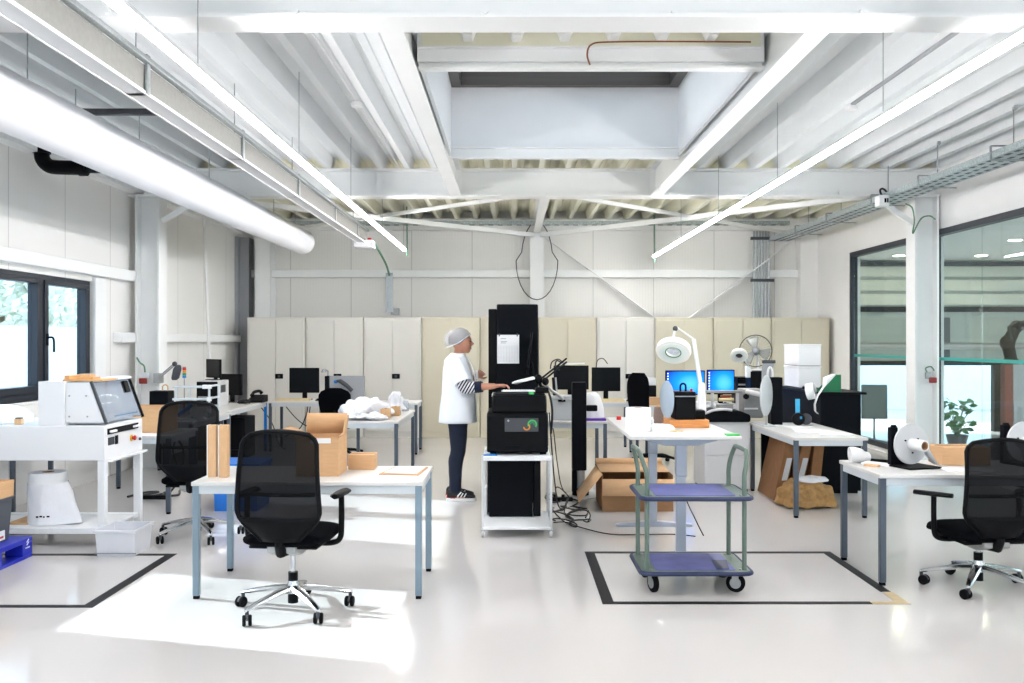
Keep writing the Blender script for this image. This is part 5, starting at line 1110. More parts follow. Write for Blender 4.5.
def mag_lamp(label, base, elbow, head, r, tilt, bracket=True):
    t_ = thing('magnifier_lamp', label, 'lamp', base)
    bx, by, bz = base
    MB().box(bx - .03, bx + .03, by - .03, by + .03, bz, bz + .08).build('clamp', 'wplastic', t_, bev=.006)
    e = Vector(elbow); h = Vector(head)
    MB().prism([(bx - .03, bz + .08), (bx + .045, bz + .08), (bx + .03, bz + .32), (bx - .02, bz + .32)], 'y', by - .02, by + .02).build('arm_cover', 'wplastic', t_, bev=.01)
    MB().bar((bx, by, bz + .28), e, .03, .03).build('lower_arm', 'wplastic', t_, bev=.004)
    top = h + Vector((0, .0, r * 1.25)) + Vector((.015, 0, 0))
    MB().tube([e, top + Vector((.01, 0, .01)), top], .008, 8).build('upper_arm', 'wplastic', t_)
    MB().ell(top, .022, .02, .022).build('joint', 'dgrey', t_)
    MB().bar(top, h + Vector((-.01, .0, r * .5)), .02, .015).build('head_bracket', 'wplastic', t_)
    ax = Vector(tilt).normalized()
    hd = MB().lathe([(r * .45, -.02), (r * .95, -.025), (r * 1.0, 0), (r * .96, .03), (r * .75, .055), (r * .42, .06), (r * .40, -.018)], h, ax, 32, cap=False).build('lamp_head', 'magl', t_)
    MB().lathe([(r * .50, -.028), (r * .80, -.028), (r * .80, -.022), (r * .50, -.022)], h, ax, 32, cap=False).build('ring_tube', 'ringtube', hd)
    MB().lathe([(.001, 0), (r * .41, .004), (r * .41, .008), (.001, .012)], h, ax, 28).build('lens', 'acryl', hd)
    MB().lathe([(r * .40, -.019), (r * .46, -.021), (r * .46, -.0195)], h, ax, 28, cap=False).build('lens_rim', 'dgreen', hd)
mag_lamp('large white round magnifier lamp on an arm above the reel winder', (1.56, 7.6, ZL), (1.50, 7.6, 1.60), (1.325, 7.55, 1.505), .145, (.25, .75, .9))

# ------------------------------------------------------------------ long table with the lit monitors
monitor('lit monitor with a blue desktop, behind the large magnifier lamp', (2.39, 12.7, ZT), .55, .34, .05, scr='desktop', z0=.12)
monitor('lit monitor with a blue desktop, the one nearer the fan', (2.885, 12.72, ZT), .38, .34, -.06, scr='desktop', z0=.13)
t_ = thing('keyboard', 'grey keyboard on the long table before the lit monitors', 'keyboard', (2.3, 12.45, ZT)); keyboard(t_, 2.38, 2.8, 12.34, 12.49, ZT, 'lgrey')
t_ = thing('mouse', 'black mouse on the long table before the lit monitors', 'mouse', (2.9, 12.4, ZT)); MB().loft([[Vector((2.88 + w_ * math.cos(q), y, ZT + .001 + max(0, h * math.sin(q)))) for q in [j * PI / 8 for j in range(16)]] for y, w_, h in ((12.35, .012, .008), (12.38, .035, .03), (12.43, .04, .04), (12.47, .015, .012))]).build('shell', 'black', t_)
t_ = thing('office_printer', 'dark office printer with a white box on it, beside the tall task chair', 'printer', (1.9, 13.0, ZT)); MB().box(1.80, 1.97, 12.55, 12.9, ZT, .98).build('body', 'black', t_, bev=.01); MB().box(1.80, 1.97, 12.5, 12.549, .80, .82).build('output_tray', 'dgrey', t_)
single(MB().box(1.80, 1.97, 12.6, 12.85, .9805, 1.08), 'white_box', 'paper', 'white carton on top of the dark office printer', 'box', (1.92, 12.7, .98), bev=.003)
single(MB().box(1.85, 2.0, 12.33, 12.47, ZT, ZT + .11), 'cardboard_box', 'card', 'small cardboard box in front of the dark office printer', 'box', (1.92, 12.4, ZT), bev=.003)
t_ = thing('black_device', 'flat black device on a stack beside the lit monitor, under the fan', 'device', (3.2, 12.8, ZT)); MB().box(3.09, 3.32, 12.6, 12.95, ZT, 1.06).build('body', 'black', t_, bev=.01); MB().box(3.10, 3.30, 12.59, 12.5995, .98, 1.0).build('front_strip', 'grey', t_); MB().box(3.09, 3.33, 12.59, 12.96, 1.061, 1.09).build('lid', 'black', t_, bev=.006)
t_ = thing('instrument_case', 'black case with a dark top carrying the fan', 'case', (3.4, 12.6, ZT)); MB().box(3.18, 3.46, 12.25, 12.54, ZT, 1.18).build('case', 'black', t_, bev=.01); MB().box(3.2, 3.44, 12.27, 12.52, 1.1805, 1.19).build('top_plate', 'dgrey', t_)
# fan
fc = Vector((3.27, 12.35, 1.455)); fa = Vector((-.35, -1, .08)).normalized()
t_ = thing('table_fan', 'round table fan with a dark wire guard near the glass partition', 'fan', (3.3, 12.4, 1.1905))
MB().lathe([(.10, 0), (.10, .012), (.03, .025)], (3.32, 12.42, 1.1905), n=24).build('base', 'wplastic', t_)
MB().tube([(3.32, 12.42, 1.21), (3.32, 12.42, 1.36), (3.30, 12.42, 1.44)], .016, 10).build('neck', 'wplastic', t_)
MB().lathe([(.02, -.02), (.055, -.01), (.06, .05), (.04, .10), (.01, .12)], fc - fa * .04, -fa, 20).build('motor', 'grey', t_)
fu = fa.orthogonal().normalized(); fv = fa.cross(fu)
gd = MB().tube([fc + (fu * math.cos(q) + fv * math.sin(q)) * .212 for q in [i * 2 * PI / 40 for i in range(40)]], .007, 6, True).build('guard_rim', 'fanwire', t_)
q_ = MB()
for k in range(28):
    d = fu * math.cos(k * 2 * PI / 28) + fv * math.sin(k * 2 * PI / 28)
    q_.tube([fc + fa * .055 + d * .03, fc + fa * .05 + d * .12, fc + d * .21], .0012, 4)
q_.build('guard_wire', 'fanwire', gd)
MB().lathe([(.05, -.01), (.05, .012), (.03, .025), (.01, .03)], fc + fa * .03, fa, 20).build('hub', 'grey', t_)
for k in range(3):
    a0 = k * 2 * PI / 3; rings = []
    for i in range(7):
        r = .04 + .15 * i / 6; ring = []
        for j in range(7):
            a = a0 + (-.5 + j / 6) * (1.15 - .2 * i / 6); ring.append(fc + (fu * math.cos(a) + fv * math.sin(a)) * r + fa * (.02 * (-.5 + j / 6)))
        rings.append(ring)
    MB().loft(rings, cap=False, closed_ring=False).build('blade', 'fanblade', t_, solid=.003)
# small magnifier lamp
t_ = thing('magnifier_lamp', 'small white magnifier lamp in front of the fan', 'lamp', (3.0, 11.6, ZT))
hc = Vector((2.79, 11.3, 1.41)); ax = Vector((.25, .8, .75)).normalized()
hd = MB().lathe([(.045, -.018), (.10, -.02), (.108, 0), (.10, .025), (.045, .035), (.043, -.016)], hc, ax, 28, cap=False).build('lamp_head', 'magl', t_)
MB().lathe([(.001, .0), (.044, .003), (.044, .007), (.001, .01)], hc, ax, 20).build('lens', 'dgrey', hd)
MB().lathe([(.055, -.024), (.085, -.024), (.085, -.018), (.055, -.018)], hc, ax, 24, cap=False).build('ring_tube', 'ringtube', hd)
MB().bar(hc + Vector((.03, .03, .03)), (3.14, 12.2, 1.24), .018, .018).build('arm', 'wplastic', t_)
MB().box(3.12, 3.175, 12.24, 12.32, 1.10, 1.25).box(3.175, 3.198, 12.26, 12.32, 1.1805, 1.20).build('clamp', 'wplastic', t_, bev=.005)

# ------------------------------------------------------------------ labelling machine on the grey pedestal
t_ = thing('pedestal', 'light grey drawer pedestal under the silver labelling machine', 'pedestal', (2.3, 9.9, 0))
MB().box(2.02, 2.50, 9.66, 10.25, .03, .735).build('body', 'lgrey', t_, bev=.006); MB().box(2.04, 2.48, 9.68, 10.23, 0, .0295).build('plinth', 'dgrey', t_)
for k in range(2): MB().box(2.035, 2.485, 9.645, 9.6595, .05 + k * .34, .38 + k * .34).build('drawer', 'lgrey', t_, bev=.003)
t_ = thing('machine_cover', 'black moulded tray with a pale curved edge, on the grey pedestal', 'tray', (2.3, 9.85, .7355))
MB().prism([(1.98, .7355), (2.5, .7355), (2.5, .81), (2.40, .85), (2.12, .87), (2.0, .82)], 'y', 9.62, 9.95).build('tray', 'blackm', t_, bev=.02)
MB().tube(smooth_path([(2.01, 9.64, .815), (2.10, 9.615, .86), (2.22, 9.612, .872), (2.3, 9.615, .862)]), .014, 8).build('pale_edge', 'lgrey', t_)
t_ = thing('labelling_machine', 'silver labelling machine with a tall grey disc and open steel frame', 'machine', (2.5, 10.05, .7355))
MB().box(2.50, 2.72, 9.96, 10.22, .75, 1.065).build('body', 'silver', t_, bev=.012); MB().box(2.53, 2.65, 9.24, 9.74, .7205, .735).build('foot_plate', 'lgrey', t_); MB().box(2.565, 2.585, 9.315, 9.335, .7355, 1.02).build('disc_post', 'silver', t_)
MB().box(2.515, 2.66, 9.945, 9.9595, .845, .862).build('name_plate', 'paper', t_)
MB().box(2.04, 2.50, 9.98, 10.02, 1.02, 1.05).build('top_bar', 'silver', t_, bev=.004)
MB().box(2.16, 2.19, 9.97, 10.0, .7505, 1.02).build('upright', 'lgrey', t_, bev=.003)
MB().box(2.43, 2.46, 9.97, 10.0, .7505, 1.02).build('upright', 'lgrey', t_, bev=.003)
MB().box(2.06, 2.10, 9.98, 10.05, .7505, 1.045).build('side_guard', 'black', t_, bev=.006)
MB().box(2.2, 2.42, 10.0, 10.2, .7505, .84).build('lower_block', 'black', t_, bev=.01); MB().box(2.24, 2.4, 9.97, 10.1, .8405, .90).build('feed_block', 'silver', t_, bev=.006)
MB().cyl((2.24, 9.96, .95), (2.40, 9.96, .95), .02, n=14).build('roller', 'beige', t_); MB().cyl((2.26, 9.97, .99), (2.38, 9.97, .99), .012, n=12).build('roller', 'copper', t_)
MB().ell((2.34, 10.05, .97), .05, .03, .02).build('red_wire_loom', 'red', t_)
dc = Vector((2.57, 9.30, 1.035))
MB().lathe([(.01, -.012), (.195, -.010), (.205, -.004), (.205, .004), (.195, .010), (.01, .012)], dc + Vector((0, 0, -.0)), (1, -.62, 0), 44).build('disc', 'lgrey', t_)
MB().cyl(dc + Vector((-.02, .66, .0)), dc + Vector((-.012, .02, .0)), .028, n=16).build('axle', 'lgrey', t_)
MB().cyl((2.53, 9.93, .985), (2.53, 9.96, .985), .03, n=16).build('knob', 'black', t_)
MB().prism([(2.72, 1.09), (2.80, 1.09), (2.85, 1.32), (2.85, 1.36), (2.74, 1.36), (2.72, 1.30)], 'y', 10.0, 10.03).build('reel_arm', 'grey', t_, bev=.008)
MB().tube([(2.80 + .028 * math.cos(q), 9.985, 1.21 + .09 * math.sin(q)) for q in [i * 2 * PI / 24 for i in range(24)]], .012, 8, True).build('belt_loop', 'paper', t_)
MB().cyl((2.72, 10.0, 1.36), (2.86, 10.0, 1.36), .018, n=12).build('arm_roller', 'dgrey', t_)
single(MB().box(2.672, 2.79, 9.48, 9.62, ZT, 1.21), 'black_box', 'blackm', 'black upright box on the table between disc machine and headphones', 'box', (2.88, 9.6, ZT), bev=.006)

# ------------------------------------------------------------------ table with papers, black cabinet
t_ = thing('counter_cabinet', 'wide matt black counter cabinet carrying the green tape dispenser', 'cabinet', (3.42, 10.2, 0))
MB().box(3.20, 3.62, 9.54, 10.95, .03, 1.03).build('body', 'blackm', t_, bev=.004); MB().box(3.22, 3.60, 9.58, 10.93, 0, .0295).build('plinth', 'black', t_)
MB().box(3.185, 3.665, 9.50, 10.97, 1.0305, 1.055).build('top_board', 'black', t_, bev=.004)
single(MB().box(2.66, 3.17, 9.80, 9.84, 0, .70), 'black_board', 'blackm', 'black board standing behind the leaning cardboard', 'panel', (2.9, 9.82, 0), bev=.004)
for k in range(2):
    z = 1.0555 + k * .247
    t_ = thing('white_box', ['plain white box on the black counter, lower of the stack of two', 'plain white box on the black counter, upper of the stack of two'][k], 'box', (3.40, 10.6, z))
    MB().box(3.225, 3.475, 10.35, 10.90, z + .006, z + .225).build('box_body', 'wplastic', t_, bev=.004); MB().box(3.22, 3.48, 10.345, 10.905, z + .2255, z + .247).build('lid', 'wplastic', t_, bev=.003); MB().box(3.235, 3.465, 10.36, 10.89, z, z + .0055).build('shade_gap', 'dgrey', t_)  # dark grey base paints the shadow gap between the stacked boxes
for k, (x, y) in enumerate(((3.235, 9.95), (3.235, 10.12))):
    t_ = thing('bulldog_clip', ['small black clip on the counter edge, nearer the green dispenser', 'small black clip on the counter edge, nearer the white boxes'][k], 'clip', (x, y, 1.0555)); MB().box(x - .03, x + .03, y, y + .05, 1.0555, 1.085).build('jaw', 'black', t_, bev=.003); MB().box(x - .02, x + .02, y + .01, y + .04, 1.0855, 1.095).build('lever', 'silver', t_)
t_ = thing('tape_dispenser', 'green metal tape dispenser with a white roll on the black counter', 'dispenser', (3.35, 9.7, 1.0555))
for y in (9.56, 9.70): MB().prism([(3.21, 1.0605), (3.42, 1.0605), (3.42, 1.235), (3.37, 1.235)], 'y', y, y + .008).build('side_plate', 'green', t_)
MB().box(3.19, 3.425, 9.555, 9.715, 1.0555, 1.0605).build('base_plate', 'green', t_)
MB().prism([(3.27, 1.20), (3.37, 1.245), (3.40, 1.13), (3.26, 1.08)], 'y', 9.575, 9.69).build('white_block', 'wplastic', t_, bev=.01)
MB().lathe([(.035, -.04), (.085, -.04), (.085, .04), (.035, .04)], (3.12, 9.60, 1.06), (.85, -.5, .2), 28, cap=False).build('tape_roll', 'paper', t_)
MB().loft([[Vector((x, 9.50 + .06 * j, z)) for j in (0, 1)] for x, z in ((3.22, 1.10), (3.165, 1.02), (3.135, .93), (3.14, .86), (3.17, .83))], cap=False, closed_ring=False).build('tape_strip', 'paper', t_, solid=.003)
t_ = thing('headphones', 'black headphones with cyan marks leaning against the black counter', 'headphones', (3.0, 9.4, ZT))
MB().lathe([(.02, -.02), (.06, -.018), (.066, 0), (.06, .018), (.02, .022)], (2.925, 9.40, ZT + .067), (-.2, -1, .1), 28).build('ear_cup', 'black', t_); MB().lathe([(.02, -.02), (.055, -.018), (.06, 0), (.055, .018)], (3.02, 9.45, ZT + .062), (-.5, -1, .1), 24).build('ear_cup', 'dgrey', t_)
MB().bar((2.925, 9.42, ZT + .12), (2.93, 9.44, ZT + .27), .045, .008, (0, 1, 0)).build('head_band', 'cyan', t_); MB().box(2.935, 2.955, 9.372, 9.378, ZT + .07, ZT + .095).build('cyan_mark', 'cyan', t_)
g = MB()
for k, (poly, lb) in enumerate((([(2.62, 9.3), (2.95, 9.15), (3.02, 9.25), (2.70, 9.42)], 'white sheet of paper before the headphones on the paper table'), ([(2.66, 8.6), (3.0, 8.52), (3.06, 8.85), (2.72, 8.95)], 'loose white sheets in the middle of the paper table'), ([(2.80, 8.35), (3.12, 8.4), (3.08, 8.62), (2.86, 8.6)], 'white sheets at the near end of the paper table'))):
    single(MB().prism(poly, 'z', ZT + k * .003 * 0, ZT + .008 + .002 * k), 'paper_sheet', 'paper', lb, 'paper', (poly[0][0] + .1, poly[0][1], ZT))
M['card_shaded'] = mat('shaded brown cardboard', (150, 106, 70), .85, 0, .08, 14)  # cardboard colour darkened with the shade under the table
for k, (lb, y, x, tl) in enumerate((('brown flat cardboard leaning under the paper table, nearest the pedestal', 9.60, 2.60, .26), ('brown flat cardboard with white edges leaning under the paper table, middle of three', 9.60, 2.76, .26), ('brown flat cardboard leaning under the paper table, nearest the cloth bundle', 9.60, 2.95, .12))):
    t_ = thing('flat_carton', lb, 'cardboard', (x, y, 0))
    MB().prism([(x, 0), (x + .10, 0), (x + .10 + tl * .5, .58), (x + tl * .5, .58)], 'y', 9.15, 9.75).build('board', 'card_shaded', t_, bev=.003)
    MB().prism([(x + .104, .02), (x + .108, .02), (x + .108 + tl * .5 - .02, .56), (x + .104 + tl * .5 - .02, .56)], 'y', 9.17, 9.7).build('cover_sheet', 'cardd', t_)
    if k < 2: MB().prism([(x + .05 + .12 * tl, .20), (x + .10 + .12 * tl, .20), (x + .10 + .32 * tl, .42), (x + .05 + .32 * tl, .42)], 'y', 9.135, 9.1495).build('white_edge', 'lgrey', t_)
heap('cloth_bundle', 'crumpled brown cloth bundle on the floor under the paper table', 'cloth bundle', (2.82, 8.86, 0), .30, .25, .25, 'bag', 8, (2.82, 8.86, 0), lump=.12, n=48, k=16, crumple=.07)
heap('paper_scrap', 'crumpled white and grey scrap lying on the brown cloth bundle', 'paper', (2.86, 8.82, .245), .16, .12, .045, 'film', 14, (2.86, 8.82, .24))

# ------------------------------------------------------------------ label roll table on the right
def roll_dispenser(label, x, y, z, ang):
    t_ = thing('roll_dispenser', label, 'dispenser', (x, y, z))
    R_ = Matrix.Translation((x, y, z)) @ Matrix.Rotation(ang, 4, 'Z')
    MB(R_).box(-.02, .24, -.10, .12, 0, .012).build('base_plate', 'black', t_, bev=.002); MB(R_).box(-.02, .035, .08, .119, .0125, .27).build('back_plate', 'blackm', t_, bev=.003)
    MB(R_).box(.035, .14, .085, .115, .0125, .10).build('foot_block', 'black', t_)
    MB(R_).lathe([(.03, 0), (.138, 0), (.14, .004), (.14, .010), (.138, .014), (.03, .014)], (.12, .062, .155), (0, -1, 0), 44, cap=False).build('disc', 'lgrey', t_)
    MB(R_).lathe([(.034, .015), (.038, .016), (.038, .14), (.034, .141), (.029, .141), (.029, .016)], (.12, .062, .155), (0, -1, 0), 30, cap=False).build('label_roll', 'paper', t_)
    MB(R_).lathe([(.0285, .016), (.0285, .139), (.022, .139), (.022, .016)], (.12, .062, .155), (0, -1, 0), 24, cap=False).build('core', 'cardd', t_)
    for k in range(3):
        a = .6 + k * 2.1; MB(R_).cyl((.12 + .06 * math.cos(a), .047, .155 + .06 * math.sin(a)), (.12 + .06 * math.cos(a), .040, .155 + .06 * math.sin(a)), .006, n=8).build('bolt', 'black', t_)
    MB(R_).cyl((.0, .1, .272), (.03, .1, .272), .015, n=10).build('top_knob', 'black', t_)
    MB(R_).loft([[Vector((xx, yy, zz)) for yy in (-.07, .0)] for xx, zz in ((.157, .16), (.165, .13), (.20, .075), (.24, .03), (.275, .012), (.34, .006))], cap=False, closed_ring=False).build('label_strip', 'paper', t_, solid=.001)
roll_dispenser('grey disc label roll dispenser on the table end by the glass', 2.645, 6.24, ZT, .30)
roll_dispenser('grey disc label roll dispenser beyond the low mesh chair at the table', 3.50, 6.40, ZT, .25)
t_ = thing('paper_roll', 'loose curled white paper roll at the far corner of the dispenser table', 'paper roll', (2.45, 6.5, ZT))
MB().tube(smooth_path([(2.385, 6.50, ZT + .06), (2.425, 6.50, ZT + .06), (2.475, 6.53, ZT + .045), (2.54, 6.56, ZT + .03)], 4), [.055] * 4 + [.052] * 4 + [.04] * 4 + [.025], 16).build('roll', 'paper', t_)
MB().prism([(2.44, 6.43), (2.60, 6.33), (2.62, 6.40), (2.52, 6.52)], 'z', ZT, ZT + .014).build('loose_end', 'paper', t_)
single(MB().prism([(2.42, 6.34), (2.50, 6.28), (2.54, 6.34), (2.47, 6.42)], 'z', ZT, ZT + .01), 'label_sheet', 'tan', 'tan backing sheet beside the curled paper roll', 'paper', (2.48, 6.34, ZT))
single(MB().bar((2.52, 6.62, ZT + .012), (2.66, 6.5, ZT + .012), .03, .022), 'black_tool', 'black', 'black hand tool lying between curled roll and dispenser', 'tool', (2.6, 6.56, ZT), bev=.004)
for k, (xa, xb, lb) in enumerate(((2.985, 3.32, 'brown cardboard box on the dispenser table between the two disc dispensers'),)):
    t_ = thing('cardboard_box', lb, 'box', ((xa + xb) / 2, 6.5, ZT)); MB().box(xa, xb, 6.38, 6.60, ZT, ZT + .125).build('box_body', 'card', t_, bev=.004); MB().box(xa + .002, xb - .002, 6.49, 6.53, ZT + .1255, ZT + .127).build('lid_tape', 'cardd', t_)
single(MB().prism([(2.86, 6.05), (3.2, 6.05), (3.2, 6.22), (2.9, 6.25)], 'z', ZT, ZT + .006), 'paper_sheet', 'paper', 'white label sheets lying in front of the brown boxes', 'paper', (3.0, 6.1, ZT))

# ------------------------------------------------------------------ behind the glass
t_ = thing('display_screen', 'dark grey upright screen on a pole behind the glass partition', 'screen', (5.75, 14.5, 0)); MB().box(5.52, 5.92, 14.5, 14.55, .36, .90).build('panel', mat('blank grey screen', (88, 104, 104), .3), t_, bev=.008); MB().cyl((5.72, 14.53, .02), (5.72, 14.53, .36), .015, n=10).build('pole', 'grey', t_); MB().lathe([(.2, 0), (.2, .015), (.03, .02)], (5.72, 14.53, 0), n=20).build('base', 'grey', t_)
t_ = thing('potted_plant', 'leafy green potted plant behind the glass partition', 'plant', (6.53, 13.5, 0))
MB().lathe([(.10, 0), (.15, .20), (.155, .21), (.14, .21), (.13, .17)], (6.53, 13.5, 0), n=24).build('pot', 'dgrey', t_); MB().ell((6.53, 13.5, .165), .13, .13, .02).build('soil', 'bark', t_)
rnd = random.Random(5); lf = MB(); st = MB()
for k in range(22):
    a = rnd.uniform(0, 6.28); h = rnd.uniform(.32, .72); r = rnd.uniform(.05, .24); p0 = Vector((6.53, 13.5, .17)); p1 = Vector((6.53 + r * math.cos(a), 13.5 + r * math.sin(a), h))
    st.tube([p0, p0.lerp(p1, .5) + Vector((0, 0, .05)), p1], .005, 5)
    for m_ in range(4):
        c = p1 + Vector((rnd.uniform(-.06, .06), rnd.uniform(-.06, .06), rnd.uniform(-.07, .06))); u = Vector((rnd.uniform(-1, 1), rnd.uniform(-1, 1), rnd.uniform(-.4, .4))).normalized(); v = u.orthogonal().normalized(); n_ = u.cross(v) * .008; s_ = rnd.uniform(.045, .075)
        lf.add([c - u * s_, c - u * s_ * .3 + v * s_ * .5 + n_, c + u * s_ * .4 + v * s_ * .45 + n_, c + u * s_, c + u * s_ * .4 - v * s_ * .45 - n_, c - u * s_ * .3 - v * s_ * .5 - n_], [(0, 1, 2, 3), (0, 3, 4, 5)])
lf.build('foliage', 'leaf', t_, rec=False); st.build('stem', 'leaf', t_)
t_ = thing('robot_arm', 'black robot arm on a rust red post behind the glass partition', 'robot arm', (7.2, 13.0, 0))
MB().box(6.93, 7.05, 12.94, 13.06, .02, 1.26).build('post', 'rpipe', t_, bev=.008); MB().box(6.8, 7.18, 12.85, 13.15, 0, .0195).build('base_plate', 'dgrey', t_); MB().box(7.06, 7.22, 12.95, 13.05, .0, 1.26).build('side_post', 'grey', t_)
MB().lathe([(.10, 0), (.10, .06), (.07, .1)], (7.05, 13, 1.26), n=20).build('turntable', 'black', t_)
MB().tube([(7.05, 13, 1.34), (7.0, 13, 1.55), (7.12, 13, 1.78), (7.32, 12.98, 1.85)], [.08, .09, .08, .05], 12).build('arm', 'black', t_); MB().ell((7.0, 13, 1.56), .10, .11, .11).ell((7.13, 13, 1.79), .09, .10, .09).build('joint', 'black', t_)
MB().tube([(7.0, 12.9, 1.6), (6.95, 12.88, 1.78), (7.08, 12.9, 1.86)], .02, 8).build('hose', 'cable', t_)
t_ = thing('wall_socket', 'dark red power socket on the right white column', 'socket', (5.12, 11.33, 1.1))
MB().box(5.10, 5.17, 11.33, 11.366, 1.12, 1.2).build('back_box', 'silver', t_, bev=.006); MB().box(5.13, 5.22, 11.29, 11.3295, 1.07, 1.14).build('socket_face', 'dred', t_, bev=.012)
MB().tube(smooth_path([(5.12, 11.35, 1.2), (5.10, 11.34, 1.25), (5.16, 11.33, 1.27), (5.2, 11.33, 1.22)]), .008, 6).build('lead', 'gcable', t_)

# ------------------------------------------------------------------ outside the window
t_ = thing('metal_fence', 'pale metal fence outside the left window', 'fence', (-11.5, 14, -.2))
MB().box(-11.55, -11.5, 2, 32, -.2, 1.95).build('panel', 'fence', t_, smooth=False); 
for k in range(8): MB().box(-11.49, -11.42, 3 + k * 3.9, 3.08 + k * 3.9, -.2, 2.0).build('post', 'fence', t_)
for k, (x, y, s, lb) in enumerate(((-16, 31.5, 2.2, 'leafy tree beyond the pale fence, by the left window mullion'), (-14.5, 26, 1.7, 'leafy tree beyond the pale fence, at the edge of the view'), (-17, 36, 2.4, 'leafy tree beyond the pale fence, seen through the right window sash'))):
    t_ = thing('tree', lb, 'tree', (x, y, -.2)); MB().tube([(x, y, -.2), (x + .1, y, 1.2), (x, y + .1, 2.4)], [.2, .16, .1], 10).build('trunk', 'bark', t_)
    rnd = random.Random(k); q = MB()
    for i in range(900):
        u = Vector((rnd.gauss(0, 1), rnd.gauss(0, 1), rnd.gauss(0, 1))).normalized() * s * rnd.uniform(.6, 1) ** .5; c = Vector((x, y, 2.6)) + Vector((u.x, u.y, u.z * .8)); n_ = Vector((rnd.gauss(0, 1), rnd.gauss(0, 1), rnd.gauss(0, 1))).normalized(); a = n_.orthogonal().normalized() * .2; b_ = n_.cross(a)
        q.add([c - a, c - b_ * .6, c + a, c + b_ * .6], [(0, 1, 2, 3)])
    q.build('foliage', 'treeleaf', t_, rec=False)

# ------------------------------------------------------------------ the person
PX, PY = -.53, 9.22
t_ = thing('person', 'person in white lab coat and hair net standing with a hand on the keyboard', 'person', (PX, PY, 0))
def V(x, y, z): return Vector((x, y, z))
b = MB()
# legs, torso, neck
for s in (-1, 1):
    hx, hy = PX - .02, PY + s * .085
    fx = PX - .03 + (.02 if s < 0 else .0)
    b.tube([V(hx, hy, .92), V(hx + .01, hy, .75), V(hx + .01, hy, .50), V(hx - .01, hy, .40), V(fx - .02, hy, .10), V(fx - .02, hy, .05)], [.085, .082, .058, .058, .040, .04], 14)
    b.ell(V(fx + .06, hy, .04), .12, .04, .035)
b.tube([V(PX - .02, PY, .86), V(PX - .03, PY, 1.0), V(PX - .02, PY, 1.2), V(PX - .03, PY, 1.36), V(PX - .02, PY, 1.43)], [.15, .14, .13, .125, .07], 16)
b.ell(V(PX - .03, PY, 1.33), .10, .19, .09); b.ell(V(PX - .03, PY, .93), .13, .18, .12)
b.tube([V(PX - .02, PY, 1.40), V(PX + .0, PY, 1.47), V(PX + .02, PY, 1.54)], [.06, .052, .055], 14)
HC = V(PX + .025, PY, 1.583)
b.ell(HC, .098, .076, .102); b.ell(HC + V(.035, 0, -.045), .062, .058, .075); b.ell(HC + V(.055, 0, -.095), .032, .035, .025)   # skull, face, chin
b.tube([HC + V(.085, 0, .005), HC + V(.115, 0, -.030), HC + V(.098, 0, -.040)], [.010, .015, .011], 10)                             # nose
b.ell(HC + V(.086, 0, -.066), .014, .024, .007); b.ell(HC + V(.084, 0, -.079), .014, .022, .008)                                       # lips
b.ell(HC + V(.082, 0, .022), .016, .05, .010)
for s in (-1, 1): b.ell(HC + V(-.01, s * .076, -.015), .018, .008, .03); b.ell(HC + V(.06, s * .04, -.04), .03, .022, .025)
# right arm (towards the camera) reaching to the keyboard
SH, EL, WR = V(PX - .03, PY - .185, 1.36), V(PX + .075, PY - .27, 1.13), V(-.165, 8.885, 1.150)
b.tube([SH, SH.lerp(EL, .5), EL, EL.lerp(WR, .3), WR], [.058, .050, .043, .042, .027], 14)
def hand(b, W, d, up, side, spread=.14, curl=.28, L=1.0, thumb=1):
    d = d.normalized(); side = side.normalized(); up = d.cross(side) if up is None else up
    pc = W + d * .05
    rings = []
    for t, w_, h in ((-.01, .026, .020), (.02, .034, .019), (.055, .042, .016), (.085, .043, .013), (.095, .038, .010)):
        c = W + d * t; rings.append([c + side * (w_ * math.cos(q)) + up * (h * math.sin(q)) for q in [j * PI / 8 for j in range(16)]])
    b.loft(rings)
    for k, (o, ln) in enumerate(((-.031, .066), (-.011, .078), (.011, .072), (.030, .056))):
        p = W + d * .085 + side * o; dd = (d + side * (o * spread * 30 * .1)).normalized(); pts = [p - d * .02, p]; ang = 0
        for seg, c_ in ((.42, curl * .5), (.32, curl * 1.5), (.26, curl * 1.3)):
            ang += c_; p = p + (dd * math.cos(ang) - up * math.sin(ang)) * ln * seg * L; pts.append(p)
        b.tube(pts, [.0085, .0092, .0085, .0078, .0062], 10)
    p0 = W + d * .025 + side * (.030 * thumb); p1 = p0 + side * (.030 * thumb) + d * .022 - up * .008; p2 = p1 + d * .030 + side * (.006 * thumb) - up * .008; p3 = p2 + d * .024 - up * .006
    b.tube([p0, p1, p2, p3], [.014, .0115, .010, .0075], 10)
dh = V(1, .10, .10).normalized(); hand(b, WR, dh, V(-.1, 0, 1), V(0, 1, 0), curl=.42, thumb=1)
# left arm bent in front of the chest
SL, EL2, WL = V(PX - .03, PY + .185, 1.36), V(PX + .0, PY + .25, 1.12), V(PX + .17, PY + .10, 1.22)
b.tube([SL, SL.lerp(EL2, .5), EL2, EL2.lerp(WL, .3), WL], [.058, .050, .043, .042, .028], 14)
hand(b, WL, V(.5, -.55, .45), None, V(.2, .55, .6).cross(V(.5, -.55, .45)), curl=.5, thumb=1)
raw = b.build('person_raw', 'skin', None)
md = raw.modifiers.new('fuse', 'REMESH'); md.mode = 'VOXEL'; md.voxel_size = .0048; md.use_smooth_shade = True
sm = raw.modifiers.new('relax', 'SMOOTH'); sm.factor = .5; sm.iterations = 3
dg = bpy.context.evaluated_depsgraph_get(); me = bpy.data.meshes.new_from_object(raw.evaluated_get(dg)); bpy.data.objects.remove(raw)
for v in me.vertices: v.co -= Vector((PX, PY, 0))
me.materials.clear(); me.materials.append(M['skin'])
for p in me.polygons: p.use_smooth = True
